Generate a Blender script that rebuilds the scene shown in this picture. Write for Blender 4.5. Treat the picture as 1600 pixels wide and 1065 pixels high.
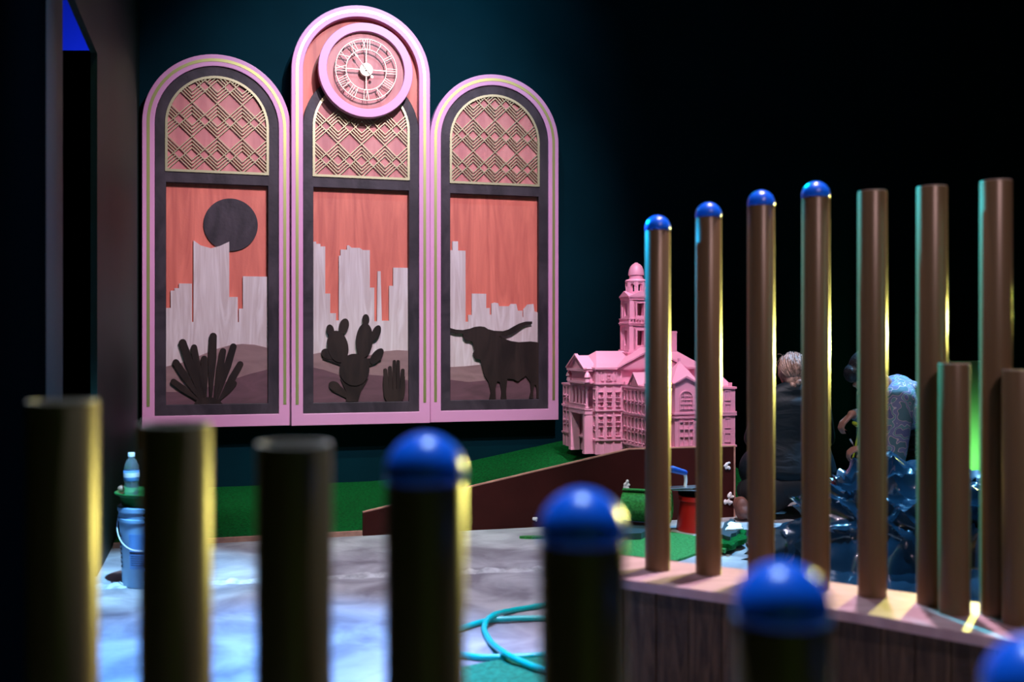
import bpy, bmesh, math, random
from mathutils import Vector, Matrix, noise as mnoise
random.seed(7)
for o in list(bpy.data.objects): bpy.data.objects.remove(o)
SC = bpy.context.scene
COL = SC.collection
PI = math.pi
EYE = 1.13; FP = 1623.0
YAW = math.atan2(.2726, .9622)

# ------------------------------------------------------------------ camera
cd = bpy.data.cameras.new('camera'); cam = bpy.data.objects.new('camera', cd); COL.objects.link(cam)
cam.location = (0, 0, EYE); cam.rotation_euler = (PI/2, 0, 0)
cd.sensor_width = 36; cd.lens = 36*FP/1600; cd.clip_start = .05; cd.clip_end = 60
cd.dof.use_dof = True; cd.dof.focus_distance = 7.4; cd.dof.aperture_fstop = 2.0
SC.camera = cam
# ------------------------------------------------------------------ world, exposure
w = bpy.data.worlds.new('world'); SC.world = w; w.use_nodes = True
w.node_tree.nodes['Background'].inputs[0].default_value = (.35, .4, .5, 1)
w.node_tree.nodes['Background'].inputs[1].default_value = .004
SC.view_settings.view_transform = 'Standard'; SC.view_settings.look = 'None'
SC.view_settings.exposure = 0; SC.view_settings.gamma = 1; SC.view_settings.use_curve_mapping = False

# ------------------------------------------------------------------ stage lamps of the room, and an added green one
def spot(name, loc, target, col, watts, size_deg, blend=.5, rad=.06):
    l = bpy.data.lights.new(name, 'SPOT'); l.color = col; l.energy = watts
    l.spot_size = math.radians(size_deg); l.spot_blend = blend; l.shadow_soft_size = rad
    o = bpy.data.objects.new(name, l); COL.objects.link(o); o.location = loc
    o.rotation_euler = (Vector(target)-Vector(loc)).to_track_quat('-Z', 'Y').to_euler()
    return o
spot('mural_spotlight', (1.0, 3.6, 5.6), (-1.15, 8.0, 1.75), (1, .80, .97), 1500, 46, .8, .03)
spot('clock_spotlight', (-.2, 5.2, 5.2), (-1.1, 8.0, 3.1), (.90, .88, 1), 60, 50, 1, .03)
spot('wall_wash_spotlight', (-.6, 3.4, 4.9), (-1.9, 5.0, 1.6), (.85, 1, .80), 60, 60, .9, .1)
spot('teal_wash_spotlight', (-.3, 6.3, 5.3), (-.9, 8.4, 3.5), (.25, .75, 1), 260, 75, 1, .05)
spot('mural_fill_spotlight', (.3, 3.4, 4.9), (-1.3, 8, 1.2), (1, .74, .85), 260, 44, .8, .08)
spot('courthouse_spotlight', (.75, 5.0, 5.2), (1.15, 7.2, .75), (1, .84, .97), 1150, 26, .7, .03)
spot('turf_spotlight', (-1.0, 4.6, 4.9), (-.5, 7.2, .0), (.80, 1, .88), 520, 40, .7, .05)
spot('blue_floor_spotlight', (-.95, 3.5, 4.8), (-.98, 3.3, 0), (.10, .38, 1), 3800, 34, .9, .05)
spot('white_floor_spotlight', (.0, 4.5, 4.8), (-.25, 4.9, 0), (.80, .78, 1), 850, 50, .9, .05)
spot('pale_side_spotlight', (4.0, 7.5, 1.40), (.35, 1.8, 1.05), (1, .94, .22), 2700, 31, .5, .10)
spot('cyan_side_spotlight', (-1.65, 5.8, 3.3), (.44, 3.28, 1.25), (.0, .45, 1), 4200, 9, .6, .06)
spot('teal_side_spotlight', (.35, 5.4, 3.25), (1.33, 2.76, 1.0), (.0, .82, 1), 3000, 17, .6, .06)
spot('ledge_spotlight', (1.3, 3.8, 5.4), (.85, 2.95, .4), (1, .72, .86), 1100, 38, .8, .05)
spot('row_front_spotlight', (1.6, -.2, 4.0), (1.0, 2.95, 1.1), (1, .78, .92), 210, 34, .8, .06)
spot('plastic_spotlight', (3.3, 7.2, 4.3), (1.95, 5.6, .3), (.22, .58, 1), 2600, 34, .6, .12)
spot('plastic_front_spotlight', (1.3, 4.3, 4.8), (2.2, 5.4, .3), (.16, .55, 1), 1300, 22, .6, .06)
spot('crew_spotlight', (1.7, 4.6, 4.9), (1.95, 6.5, .7), (.92, .88, 1), 340, 30, .6, .06)
spot('scrap_turf_spotlight', (1.1, 4.6, 4.6), (1.0, 5.9, 0), (.75, 1, .65), 330, 18, .7, .05)
spot('cap_spotlight', (.15, 2.2, 4.9), (.0, 1.02, .9), (.55, .78, 1), 900, 28, .8, .05)
spot('far_cap_spotlight', (.9, 3.6, 5.3), (.9, 3.0, 1.5), (.75, .85, 1), 260, 24, .8, .03)
spot('bucket_spotlight', (-.9, 3.4, 4.2), (-1.7, 4.86, .25), (.25, .60, 1), 2600, 18, .8, .05)
spot('side_room_spotlight', (-3.6, 8.9, 2.2), (-3.7, 9.9, 4.4), (.08, .22, 1), 260, 80, 1, .1)
spot('reflector_green_light', (.5, -.8, .6), (1.0, -3.9, 2.2), (.55, .9, .10), 150, 120, .8, .1)  # added light, brightens the unseen green wall mirrored in the gold inlay

# ------------------------------------------------------------------ materials
def S(r, g, b):
    f = lambda c: (c/255/12.92) if c <= 10.3 else ((c/255+.055)/1.055)**2.4
    return (f(r), f(g), f(b), 1)
MATS = {}
def mat(name, col, rough=.6, metal=0, var=0, scale=(8, 8, 8), col2=None, bump=0, bscale=60, coat=0, spec=.5, detail=6, dist=0):
    m = bpy.data.materials.new(name); m.use_nodes = True; nt = m.node_tree; b = nt.nodes['Principled BSDF']
    if len(col) == 3: col = (*col, 1)
    b.inputs['Base Color'].default_value = col; b.inputs['Roughness'].default_value = rough
    b.inputs['Metallic'].default_value = metal; b.inputs['Coat Weight'].default_value = coat
    b.inputs['Specular IOR Level'].default_value = spec
    tc = nt.nodes.new('ShaderNodeTexCoord')
    mp = nt.nodes.new('ShaderNodeMapping'); mp.inputs['Scale'].default_value = scale
    nt.links.new(tc.outputs['Object'], mp.inputs[0])
    n = nt.nodes.new('ShaderNodeTexNoise'); n.inputs['Scale'].default_value = 1; n.inputs['Detail'].default_value = detail
    n.inputs['Distortion'].default_value = dist
    nt.links.new(mp.outputs[0], n.inputs[0])
    if var or col2:
        r = nt.nodes.new('ShaderNodeValToRGB'); nt.links.new(n.outputs[0], r.inputs[0])
        c2 = col2 or tuple(max(0, c*(1-var)) for c in col[:3])+(1,)
        if len(c2) == 3: c2 = (*c2, 1)
        r.color_ramp.elements[0].color = c2; r.color_ramp.elements[1].color = col
        r.color_ramp.elements[0].position = .35; r.color_ramp.elements[1].position = .65
        nt.links.new(r.outputs[0], b.inputs['Base Color'])
    if bump:
        n2 = nt.nodes.new('ShaderNodeTexNoise'); n2.inputs['Scale'].default_value = bscale
        nt.links.new(tc.outputs['Object'], n2.inputs[0])
        bp = nt.nodes.new('ShaderNodeBump'); bp.inputs['Strength'].default_value = bump; bp.inputs['Distance'].default_value = .01
        nt.links.new(n2.outputs[0], bp.inputs['Height']); nt.links.new(bp.outputs[0], b.inputs['Normal'])
    MATS[name] = m
    return m
M_wallgreen = mat('dark_green_paint', (.001, .020, .029), .7, spec=.03, var=.2, scale=(1.5, 1.5, 1.5))
M_wallleft = mat('left_wall_paint', (.014, .035, .027), .55, spec=.15, var=.25, scale=(2, 2, .5), bump=.05)
M_black = mat('flat_black', (.0012, .0014, .0014), 1, spec=0)
M_reflectgreen = mat('reflector_green', (.18, .34, .10), .7)  # made-up green, there to be reflected by the gold inlay
M_conc = mat('concrete', (.46, .46, .47), .6, scale=(3.5, 3.5, 3.5), col2=(.20, .19, .21), bump=.25, bscale=25, detail=10, dist=.6)
M_joint = mat('joint_mortar', (.62, .62, .62), .7, var=.4, scale=(20, 20, 20), bump=.6, bscale=50)
M_pink = mat('pink_paint', (.66, .31, .52), .42, var=.06, scale=(3, 3, 3))
M_pinkmodel = mat('pink_model_paint', (.80, .34, .49), .42, var=.05)
M_gold = mat('gold_mirror', (.50, .55, .20), .36, .8)
M_goldm = mat('gold_lattice', (.50, .50, .30), .36, .7)
M_brass = mat('pale_brass', (.62, .54, .42), .45, .4)
M_darkwood = mat('dark_stained_wood', (.046, .036, .046), .5, spec=.3, scale=(5, 5, 2.6), col2=(.016, .013, .018), bump=.1, bscale=40, dist=1.2)
M_coral = mat('coral_stained_wood', (.66, .17, .115), .5, scale=(9, 9, 1.2), col2=(.48, .105, .075), detail=8, dist=1.6, bump=.05)
M_coralp = mat('pinker_coral_wood', (.56, .22, .20), .5, scale=(9, 9, 1.4), col2=(.43, .14, .14), detail=8, dist=1.2)
M_birch = mat('pale_birch_wood', (.60, .54, .54), .5, scale=(14, 14, 1.3), col2=(.47, .39, .38), detail=8, dist=2.4)
M_hill = mat('mauve_stained_wood', (.27, .17, .165), .5, scale=(3, 3, 9), col2=(.20, .12, .12), dist=1.5)
M_hill2 = mat('plum_stained_wood', (.135, .062, .078), .5, scale=(3, 3, 9), col2=(.085, .04, .05), dist=1.5)
M_sil = mat('espresso_stained_wood', (.027, .017, .014), .5, spec=.25, scale=(9, 9, 2), col2=(.011, .007, .006), dist=1)
M_pole = mat('bronze_pole_paint', (.19, .112, .058), .34, .15, var=.10, scale=(60, 60, 1), spec=.35)
M_rim = mat('pole_cut_rim', (.55, .42, .36), .5)
M_cap = mat('blue_plastic_cap', (.006, .14, .90), .3, coat=.1, spec=.4)
M_turf = mat('turf_green', (.002, .17, .032), .9, spec=.05, scale=(60, 60, 60), col2=(.006, .06, .012), bump=1, bscale=300)
M_turf2 = mat('bright_turf', (.035, .34, .06), .8, scale=(70, 70, 70), col2=(.012, .17, .02), bump=1, bscale=300)
M_board = mat('oxblood_board', (.055, .010, .008), .6, spec=.12, var=.35, scale=(3, 3, 3))
M_ply = mat('plywood_edge', (.55, .27, .20), .6, var=.3, scale=(20, 20, 20))
M_plank = mat('pink_tinted_plank', (.60, .42, .47), .5, scale=(5, 14, 5), col2=(.46, .30, .34), dist=1)
M_barn = mat('weathered_brown_wood', (.12, .072, .045), .75, scale=(38, 38, 4), col2=(.035, .02, .014), bump=.4, bscale=70, dist=1)
M_foam = mat('white_foam', (.85, .83, .82), .8, bump=.6, bscale=60)
M_hose = mat('aqua_hose', (.0, .52, .50), .3)
M_bucket = mat('pale_blue_plastic', (.30, .52, .80), .4, var=.05)
M_red = mat('red_plastic', (.60, .010, .008), .4)
M_greenp = mat('green_plastic', (.012, .16, .03), .4)
M_ink = mat('dark_print', (.008, .012, .04), .6)
M_label = mat('label_print', (.15, .34, .72), .5)
M_steel = mat('brushed_steel', (.55, .58, .62), .3, .9)
M_bluep = mat('blue_grip', (.01, .07, .45), .4)
M_white = mat('white_plastic', (.8, .8, .82), .4)
M_skin = mat('skin', (.48, .20, .14), .5, var=.12, scale=(12, 12, 12))
M_hair = mat('blond_hair', (.42, .25, .19), .45, var=.7, scale=(60, 60, 60))
M_scrunchie = mat('braid_end_hair', (.62, .30, .20), .5, var=.3, scale=(60, 60, 60))
M_dhair = mat('black_hair', (.008, .007, .010), .45, bump=.6, bscale=120)
M_shirt = mat('black_shirt', (.003, .008, .012), .55, spec=.2)
M_jeans = mat('black_trousers', (.006, .006, .008), .7)
M_vest = mat('black_puffer', (.02, .02, .022), .28)
M_shoe = mat('brown_shoe', (.22, .085, .06), .6, var=.4, scale=(30, 30, 30))
M_plastic = mat('black_plastic_film', (.012, .032, .055), .2, coat=.8, bump=.25, bscale=9)
M_tarp = mat('slate_tarp', (.03, .06, .075), .4)
M_lime = mat('lime_paint', (.62, .80, .05), .5)
M_mint = mat('mint_board', (.45, .80, .40), .6)
M_blue = mat('blue_wall_paint', (.05, .09, .7), .6)
def wood_shirt_bump(m, sx, strength, dist):
    nt = m.node_tree; b = nt.nodes['Principled BSDF']
    tc = nt.nodes.new('ShaderNodeTexCoord'); mp = nt.nodes.new('ShaderNodeMapping'); mp.inputs['Scale'].default_value = sx
    n = nt.nodes.new('ShaderNodeTexNoise'); n.inputs['Scale'].default_value = 1; n.inputs['Detail'].default_value = 2; n.inputs['Distortion'].default_value = 1
    bp = nt.nodes.new('ShaderNodeBump'); bp.inputs['Strength'].default_value = strength; bp.inputs['Distance'].default_value = dist
    nt.links.new(tc.outputs['Object'], mp.inputs[0]); nt.links.new(mp.outputs[0], n.inputs[0])
    nt.links.new(n.outputs[0], bp.inputs['Height']); nt.links.new(bp.outputs[0], b.inputs['Normal'])
wood_shirt_bump(M_shirt, (6, 6, 13), .35, .02)
wood_shirt_bump(M_vest, (4, 4, 34), .7, .02)
def camo():
    m = bpy.data.materials.new('camouflage_cloth'); m.use_nodes = True; nt = m.node_tree; b = nt.nodes['Principled BSDF']
    b.inputs['Roughness'].default_value = .8
    tc = nt.nodes.new('ShaderNodeTexCoord'); n = nt.nodes.new('ShaderNodeTexNoise'); n.inputs['Scale'].default_value = 13
    n.inputs['Detail'].default_value = 1.2
    r = nt.nodes.new('ShaderNodeValToRGB'); r.color_ramp.interpolation = 'CONSTANT'
    nt.links.new(tc.outputs['Object'], n.inputs[0]); nt.links.new(n.outputs[0], r.inputs[0]); nt.links.new(r.outputs[0], b.inputs['Base Color'])
    st = [(0, (.08, .15, .17)), (.41, (.50, .34, .34)), (.428, (.17, .16, .27)), (.505, (.52, .42, .44)), (.522, (.13, .23, .24)), (.595, (.50, .33, .33)), (.612, (.11, .11, .22))]
    e = r.color_ramp.elements
    e[0].position = 0; e[0].color = (*st[0][1], 1); e[1].position = st[1][0]; e[1].color = (*st[1][1], 1)
    for p, c in st[2:]:
        x = e.new(p); x.color = (*c, 1)
    return m
M_camo = camo()
def glassy():
    m = bpy.data.materials.new('clear_bottle_plastic'); m.use_nodes = True; b = m.node_tree.nodes['Principled BSDF']
    b.inputs['Base Color'].default_value = (.8, .95, 1, 1); b.inputs['Transmission Weight'].default_value = .9; b.inputs['Roughness'].default_value = .12
    b.inputs['IOR'].default_value = 1.3
    return m
M_glass = glassy()

# ------------------------------------------------------------------ object helpers
def tag(o, label=None, cat=None, group=None, kind=None):
    if label: o['label'] = label
    if cat: o['category'] = cat
    if group: o['group'] = group
    if kind: o['kind'] = kind
    return o
def empty(name, loc=(0, 0, 0), rz=0, label=None, cat=None, group=None):
    o = bpy.data.objects.new(name, None); COL.objects.link(o); o.location = loc; o.rotation_euler = (0, 0, rz)
    o.empty_display_size = .1
    return tag(o, label, cat, group)
def obj(name, bm, m, parent=None, smooth=False, bevel=0, loc=None, rz=None):
    bmesh.ops.recalc_face_normals(bm, faces=bm.faces)
    me = bpy.data.meshes.new(name); bm.to_mesh(me); bm.free()
    if m: me.materials.append(m)
    if smooth:
        for p in me.polygons: p.use_smooth = True
        if smooth != 'all' and hasattr(me, 'set_sharp_from_angle'): me.set_sharp_from_angle(angle=math.radians(40))
    o = bpy.data.objects.new(name, me); COL.objects.link(o)
    if parent: o.parent = parent
    if loc: o.location = loc
    if rz is not None: o.rotation_euler = (0, 0, rz)
    if bevel:
        b = o.modifiers.new('bevel', 'BEVEL'); b.width = bevel; b.segments = 2; b.limit_method = 'ANGLE'
    return o
def B(): return bmesh.new()
def box(bm, x0, x1, y0, y1, z0, z1, M=None):
    vs = [bm.verts.new(Vector(p) if M is None else M @ Vector(p)) for p in
          [(x0, y0, z0), (x1, y0, z0), (x1, y1, z0), (x0, y1, z0), (x0, y0, z1), (x1, y0, z1), (x1, y1, z1), (x0, y1, z1)]]
    for f in [(3, 2, 1, 0), (4, 5, 6, 7), (0, 1, 5, 4), (1, 2, 6, 5), (2, 3, 7, 6), (3, 0, 4, 7)]: bm.faces.new([vs[i] for i in f])
    return bm
def prism(bm, pts, y0, y1, M=None):          # polygon in x,z ; extruded in y (front y0)
    T = (lambda v: v) if M is None else (lambda v: M @ v)
    a = [bm.verts.new(T(Vector((x, y0, z)))) for x, z in pts]; b = [bm.verts.new(T(Vector((x, y1, z)))) for x, z in pts]
    n = len(pts); bm.faces.new(a); bm.faces.new(b[::-1])
    for i in range(n): bm.faces.new([a[i], b[i], b[(i+1) % n], a[(i+1) % n]])
    return bm
def vprism(bm, pts, z0, z1):                # polygon in x,y ; extruded in z
    a = [bm.verts.new((x, y, z0)) for x, y in pts]; b = [bm.verts.new((x, y, z1)) for x, y in pts]
    n = len(pts); bm.faces.new(a[::-1]); bm.faces.new(b)
    for i in range(n): bm.faces.new([a[i], a[(i+1) % n], b[(i+1) % n], b[i]])
    return bm
def band(bm, A, Bp, y0, y1, closed=True):    # strip between two x,z paths
    n = len(A); V = lambda p, y: bm.verts.new((p[0], y, p[1]))
    af = [V(p, y0) for p in A]; bf = [V(p, y0) for p in Bp]; ab = [V(p, y1) for p in A]; bb = [V(p, y1) for p in Bp]
    for i in range(n if closed else n-1):
        j = (i+1) % n
        bm.faces.new([af[i], af[j], bf[j], bf[i]]); bm.faces.new([ab[i], bb[i], bb[j], ab[j]])
        bm.faces.new([af[i], ab[i], ab[j], af[j]]); bm.faces.new([bf[i], bf[j], bb[j], bb[i]])
    if not closed:
        for i in (0, n-1): bm.faces.new([af[i], bf[i], bb[i], ab[i]])
    return bm
def arch(hw, z0, zs, n=40):                 # left foot, round the top, right foot
    pts = [(-hw, z0), (-hw, (z0+zs)/2)]
    pts += [(-hw*math.cos(PI*i/n), zs+hw*math.sin(PI*i/n)) for i in range(n+1)]
    return pts+[(hw, (z0+zs)/2), (hw, z0)]
def circle(cx, cz, r, n=64, rz=None, t=0):
    rz = rz or r; c, s = math.cos(t), math.sin(t)
    return [(cx+r*math.cos(2*PI*i/n)*c-rz*math.sin(2*PI*i/n)*s, cz+r*math.cos(2*PI*i/n)*s+rz*math.sin(2*PI*i/n)*c) for i in range(n)]
def bar(bm, p, q, wd, y0, y1):               # flat bar in x,z plane
    d = Vector((q[0]-p[0], q[1]-p[1])); L = d.length
    if L < 1e-5: return
    d /= L; nx, nz = -d.y*wd/2, d.x*wd/2
    prism(bm, [(p[0]+nx, p[1]+nz), (q[0]+nx, q[1]+nz), (q[0]-nx, q[1]-nz), (p[0]-nx, p[1]-nz)], y0, y1)
def lathe(bm, prof, n=32, c=(0, 0, 0)):      # profile of (r,z)
    rings = []
    for r, z in prof:
        if r < 1e-6: rings.append([bm.verts.new((c[0], c[1], c[2]+z))])
        else: rings.append([bm.verts.new((c[0]+r*math.cos(2*PI*i/n), c[1]+r*math.sin(2*PI*i/n), c[2]+z)) for i in range(n)])
    for a, b in zip(rings, rings[1:]):
        for i in range(n):
            j = (i+1) % n
            if len(a) == 1 and len(b) == 1: continue
            if len(a) == 1: bm.faces.new([a[0], b[i], b[j]])
            elif len(b) == 1: bm.faces.new([a[i], a[j], b[0]])
            else: bm.faces.new([a[i], a[j], b[j], b[i]])
    return bm
def tube(bm, pts, r, n=10, taper=None):
    P = [Vector(p) for p in pts]; prev = None; up = Vector((0, 0, 1))
    for k, p in enumerate(P):
        d = (P[min(k+1, len(P)-1)]-P[max(k-1, 0)]).normalized()
        a = d.cross(up if abs(d.z) < .95 else Vector((1, 0, 0))).normalized(); b = d.cross(a)
        rr = r if taper is None else taper[k]
        ring = [bm.verts.new(p+(a*math.cos(2*PI*i/n)+b*math.sin(2*PI*i/n))*rr) for i in range(n)]
        if prev:
            for i in range(n): bm.faces.new([prev[i], prev[(i+1) % n], ring[(i+1) % n], ring[i]])
        else: bm.faces.new(ring[::-1])
        prev = ring
    bm.faces.new(prev)
    return bm
def catmull(P, k=8):
    P = [Vector(p) for p in P]; out = []
    for i in range(len(P)-1):
        a, b, c, d = P[max(i-1, 0)], P[i], P[i+1], P[min(i+2, len(P)-1)]
        for j in range(k):
            t = j/k; out.append(.5*((2*b)+(c-a)*t+(2*a-5*b+4*c-d)*t*t+(3*b-a-3*c+d)*t**3))
    return out+[P[-1]]
def ell(bm, c, r, sub=3, R=None):
    if not hasattr(r, '__len__'): r = (r, r, r)
    M = Matrix.Translation(c) @ ((R or Matrix.Identity(3)).to_4x4()) @ Matrix.Diagonal((*r, 1))
    bmesh.ops.create_icosphere(bm, subdivisions=sub, radius=1, matrix=M); return bm
def limb(bm, p0, r0, p1, r1, n=16):
    p0, p1 = Vector(p0), Vector(p1)
    tube(bm, [p0, p1], r0, n, [r0, r1]); ell(bm, p0, r0, 2); ell(bm, p1, r1, 2)
def chain(bm, pts, rs):
    for i in range(len(pts)-1): limb(bm, pts[i], rs[i], pts[i+1], rs[i+1])
def organic(o, voxel, smooth=4):
    r = o.modifiers.new('remesh', 'REMESH'); r.mode = 'VOXEL'; r.voxel_size = voxel; r.use_smooth_shade = True
    s = o.modifiers.new('smooth', 'SMOOTH'); s.iterations = smooth; s.factor = .5
    return o
def at(px, py, Y): return Vector(((px-800)/FP*Y, Y, EYE-(py-532.5)/FP*Y))
def fl(px, py, z=0):
    Y = (EYE-z)*FP/(py-532.5); return Vector(((px-800)/FP*Y, Y, z))

# ================================================================== the setting
U = Vector((.9622, .2726, 0)); N = Vector((-.2726, .9622, 0))    # along the mural wall / into it
O = Vector((0, 8.3, 0)) + N*.16                                  # wall surface
def struct(name, bm, m, loc=None, rz=None, parent=None):
    o = obj(name, bm, m, parent, loc=loc, rz=rz); 
    if not parent: tag(o, kind='structure')
    return o
b = B(); box(b, -5, 7, -4, 11, -.1, 0); struct('floor', b, M_conc)
b = B(); box(b, -5, 7, -4, 11.0, 5.9, 6.0); struct('ceiling', b, M_black)
b = B(); box(b, -2.93, 7.5, 0, .12, 0, 5.9); struct('wall_back', b, M_wallgreen, loc=O, rz=YAW)
# wall on the left, square to the mural wall, with the doorway in it. local x runs towards the camera
LW = Vector((-2.138, 5.65, 0))-U*.04; dwn = Vector((.2726, -.9622, 0)); lrz = math.atan2(-.9622, .2726)
b = B()
box(b, -2.18, .290*3.668/3.668, -.14, 0, 0, 5.9)
s1, s2 = .674, 1.829
e = B(); box(e, -2.18, s1, -.03, 0, 0, 5.9); box(e, s1, s2, -.03, 0, 2.51, 5.9); box(e, s2, 2.22, -.03, 0, 0, 5.9)
b.free()
struct('wall_left', e, M_wallleft, loc=LW, rz=lrz)
b = B(); box(b, 2.22, 7.8, -.14, 0, 0, 5.9); struct('wall_left', b, M_black, loc=LW, rz=lrz).name = 'wall_left_front'  # near stretch of the left wall in flat black
b = B(); box(b, 6.9, 7.0, -4, 11, 0, 5.9); struct('wall_right', b, M_black)
b = B(); box(b, -5, 7, -4.0, -3.9, 0, 5.9); struct('wall_front', b, M_reflectgreen)  # unseen wall, its green added as a reflector for the gold
# room seen through the doorway: dark partition, blue wall above it
b = B(); box(b, -5.0, -2.95, 9.9, 10, 0, 5.9); struct('wall_side_room', b, M_blue)
b = B(); box(b, -5.0, -3.02, 8.3, 8.36, 0, 3.45); struct('wall_partition', b, M_black)

# ================================================================== arched mural panels
HW, OPEN, DARK = .5285, .364, .442
ZL0, ZL1, ZU0 = .17, 1.80, 1.885
def sky_pts(pts, ox, oz, sx, sz): return [((x-ox)*sx-.364, (oz-z)*sz+.17) for x, z in pts]
def lattice(bm, hw, z0, zs, y0, y1):
    c = 2*hw/4; Pp = 1.416*c; s = .963; off = [0, .156*c, .303*c, .4533*c]; segs = []
    def inside(x, z):
        return z > z0 and abs(x) < hw and (z < zs or x*x+(z-zs)**2 < hw*hw)
    h = c*s
    for cell in range(4):
        for mir in (0, 1):
            X = lambda t: (-hw+cell*c+t) if not mir else (-hw+(cell+1)*c-t)
            for k in range(-1, 5):
                zb = z0+k*Pp
                # V lines going up from the column
                for i in range(4):
                    z = zb+off[i]
                    if i in (0, 3): segs.append(((X(0), z), (X(c), z+h)))
                    else:
                        # stops where it meets the falling line through (0, zb+h)  [lambda apex at zb + P - .. ]
                        t = (zb+h-z)/(2*s); segs.append(((X(0), z), (X(t), z+t*s)))
                # lambda lines: apexes just below this V
                for i in (1, 2):
                    z = zb-off[i]
                    t = (z-(zb-h))/(2*s); segs.append(((X(0), z), (X(t), z-t*s)))
    for p, q in segs:
        n = 60; run = None
        for i in range(n+1):
            t = i/n; pt = (p[0]+(q[0]-p[0])*t, p[1]+(q[1]-p[1])*t)
            if inside(*pt):
                if run is None: run = [pt, pt]
                run[1] = pt
            elif run: bar(bm, run[0], run[1], .0056, y0, y1); run = None
        if run: bar(bm, run[0], run[1], .0056, y0, y1)
def capsule2d(p, q, r0, r1, n=10):          # leaf: base p (r0) to tip q (r1)
    a = math.atan2(q[1]-p[1], q[0]-p[0]); out = []
    out += [(p[0]+r0*math.cos(a+PI/2+PI*i/n), p[1]+r0*math.sin(a+PI/2+PI*i/n)) for i in range(n+1)]
    L = math.hypot(q[0]-p[0], q[1]-p[1]); mx = (p[0]+(q[0]-p[0])*.62, p[1]+(q[1]-p[1])*.62)
    out += [(mx[0]+1.12*r1*math.cos(a-PI/2), mx[1]+1.12*r1*math.sin(a-PI/2))]
    out += [(q[0]+r1*math.cos(a-PI/2+PI*i/n), q[1]+r1*math.sin(a-PI/2+PI*i/n)) for i in range(n+1)]
    out += [(mx[0]+1.12*r1*math.cos(a+PI/2), mx[1]+1.12*r1*math.sin(a+PI/2))]
    return out
BASEZ = .493
def panel(u, kind, label):
    fwd = .045 if kind == 'mid' else 0
    P = Vector((0, 8.3, 0))+U*u-N*fwd+Vector((0, 0, BASEZ))
    root = empty('arched_panel', P, YAW, label, 'wall panel', 'arched mural panels on the dark green wall')
    zs = 2.669 if kind == 'mid' else 2.228; zd = 2.255 if kind == 'mid' else 2.228
    # front plane of the pink frame is y=0, the wall is behind at y=.16
    b = B(); A = arch(HW, 0, zs); I = arch(DARK, .09, zs); band(b, A, I, 0, .085); obj('frame', b, M_pink, root, bevel=.004)
    b = B(); band(b, arch(.497, .16, zs), arch(.475, .16, zs), -.0025, .01, closed=False); obj('gold_inlay', b, M_gold, root, smooth=True)
    b = B(); band(b, arch(DARK-.001, .091, zd), arch(OPEN, ZL0, zd), .014, .06); box(b, -OPEN-.02, OPEN+.02, .0145, .06, ZL1, ZU0); obj('inner_frame', b, M_darkwood, root, bevel=.003)
    b = B(); prism(b, arch(DARK+.01, .08, zs), .062, .084)
    obj('backing', b, M_coral, root)
    b = B(); prism(b, arch(OPEN+.004, ZU0-.004, zd), .028, .061); obj('upper_backing', b, M_coralp, root)  # pinker cast of the light up here is put into the colour
    b = B(); band(b, arch(OPEN+.006, ZU0-.006, zd), arch(OPEN-.012, ZU0+.012, zd), .006, .016); lattice(b, OPEN-.006, ZU0+.004, zd, .009, .018); obj('lattice', b, M_goldm, root)
    b = B(); box(b, -.40, .40, .086, .158+(.045 if kind == 'mid' else 0), .3, 2.2); obj('wall_batten', b, M_black, root)
    return root
def cut(name, pts, y0, y1, m, root, bev=.0015):
    b = B(); prism(b, pts, y0, y1); return obj(name, b, m, root)
uL, uM, uR = -2.177*1.0393, -1.157*1.0393, -.0775*1.0393
uL = (-2.790+-1.735)/2; uM = (-1.735+-.6705)/2; uR = (-.6705+.398)/2
# --- left panel: dark disc, towers, agave
pl = panel(uL, 'side', 'pink arched wall panel with dark round disc above pale skyline and spiky agave')
T = lambda pts: sky_pts(pts, 188, 915, .728/500, .00151)
cut('disc', circle((503-188)*.728/500-.364, (915-31)*.00151+.17, .196), .050, .061, M_darkwood, pl)
cut('skyline', T([(188, 913), (188, 445), (210, 445), (210, 360), (228, 360), (228, 348), (250, 348), (250, 325), (312, 325), (312, 512), (320, 512), (320, 113), (355, 137), (405, 150), (450, 137), (495, 115), (495, 388), (537, 388), (537, 512), (543, 512), (543, 445), (563, 445), (563, 285), (688, 285), (688, 913)]), .044, .0605, M_birch, pl)
cut('far_hill', T([(188, 914), (188, 730), (260, 712), (340, 682), (430, 645), (500, 626), (560, 620), (620, 624), (688, 640), (688, 914)]), .038, .046, M_hill, pl)
cut('near_hill', T([(188, 914.5), (188, 853), (260, 854), (330, 846), (420, 825), (520, 793), (600, 768), (688, 747), (688, 914.5)]), .034, .042, M_hill2, pl)
ag = B()
for i, (p, q, r0, r1) in enumerate([((345, 895), (224, 803), 12, 14), ((352, 888), (235, 710), 12, 16), ((358, 885), (268, 614), 13, 18), ((365, 880), (323, 637), 13, 15), ((378, 885), (372, 692), 13, 15), ((405, 880), (416, 583), 14, 18), ((425, 885), (464, 656), 13, 15.5), ((438, 888), (515, 634), 12, 16.5), ((445, 898), (549, 721), 11, 16), ((440, 902), (520, 815), 9, 13)]):
    cp = capsule2d(p, q, r0*.42, r1); prism(ag, T(cp), .018+i*.0004, .035)
prism(ag, T([(322, 914), (330, 902), (350, 888), (385, 880), (425, 884), (450, 900), (462, 914)]), .0175, .035)
obj('agave_cutout', ag, M_sil, pl)
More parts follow.
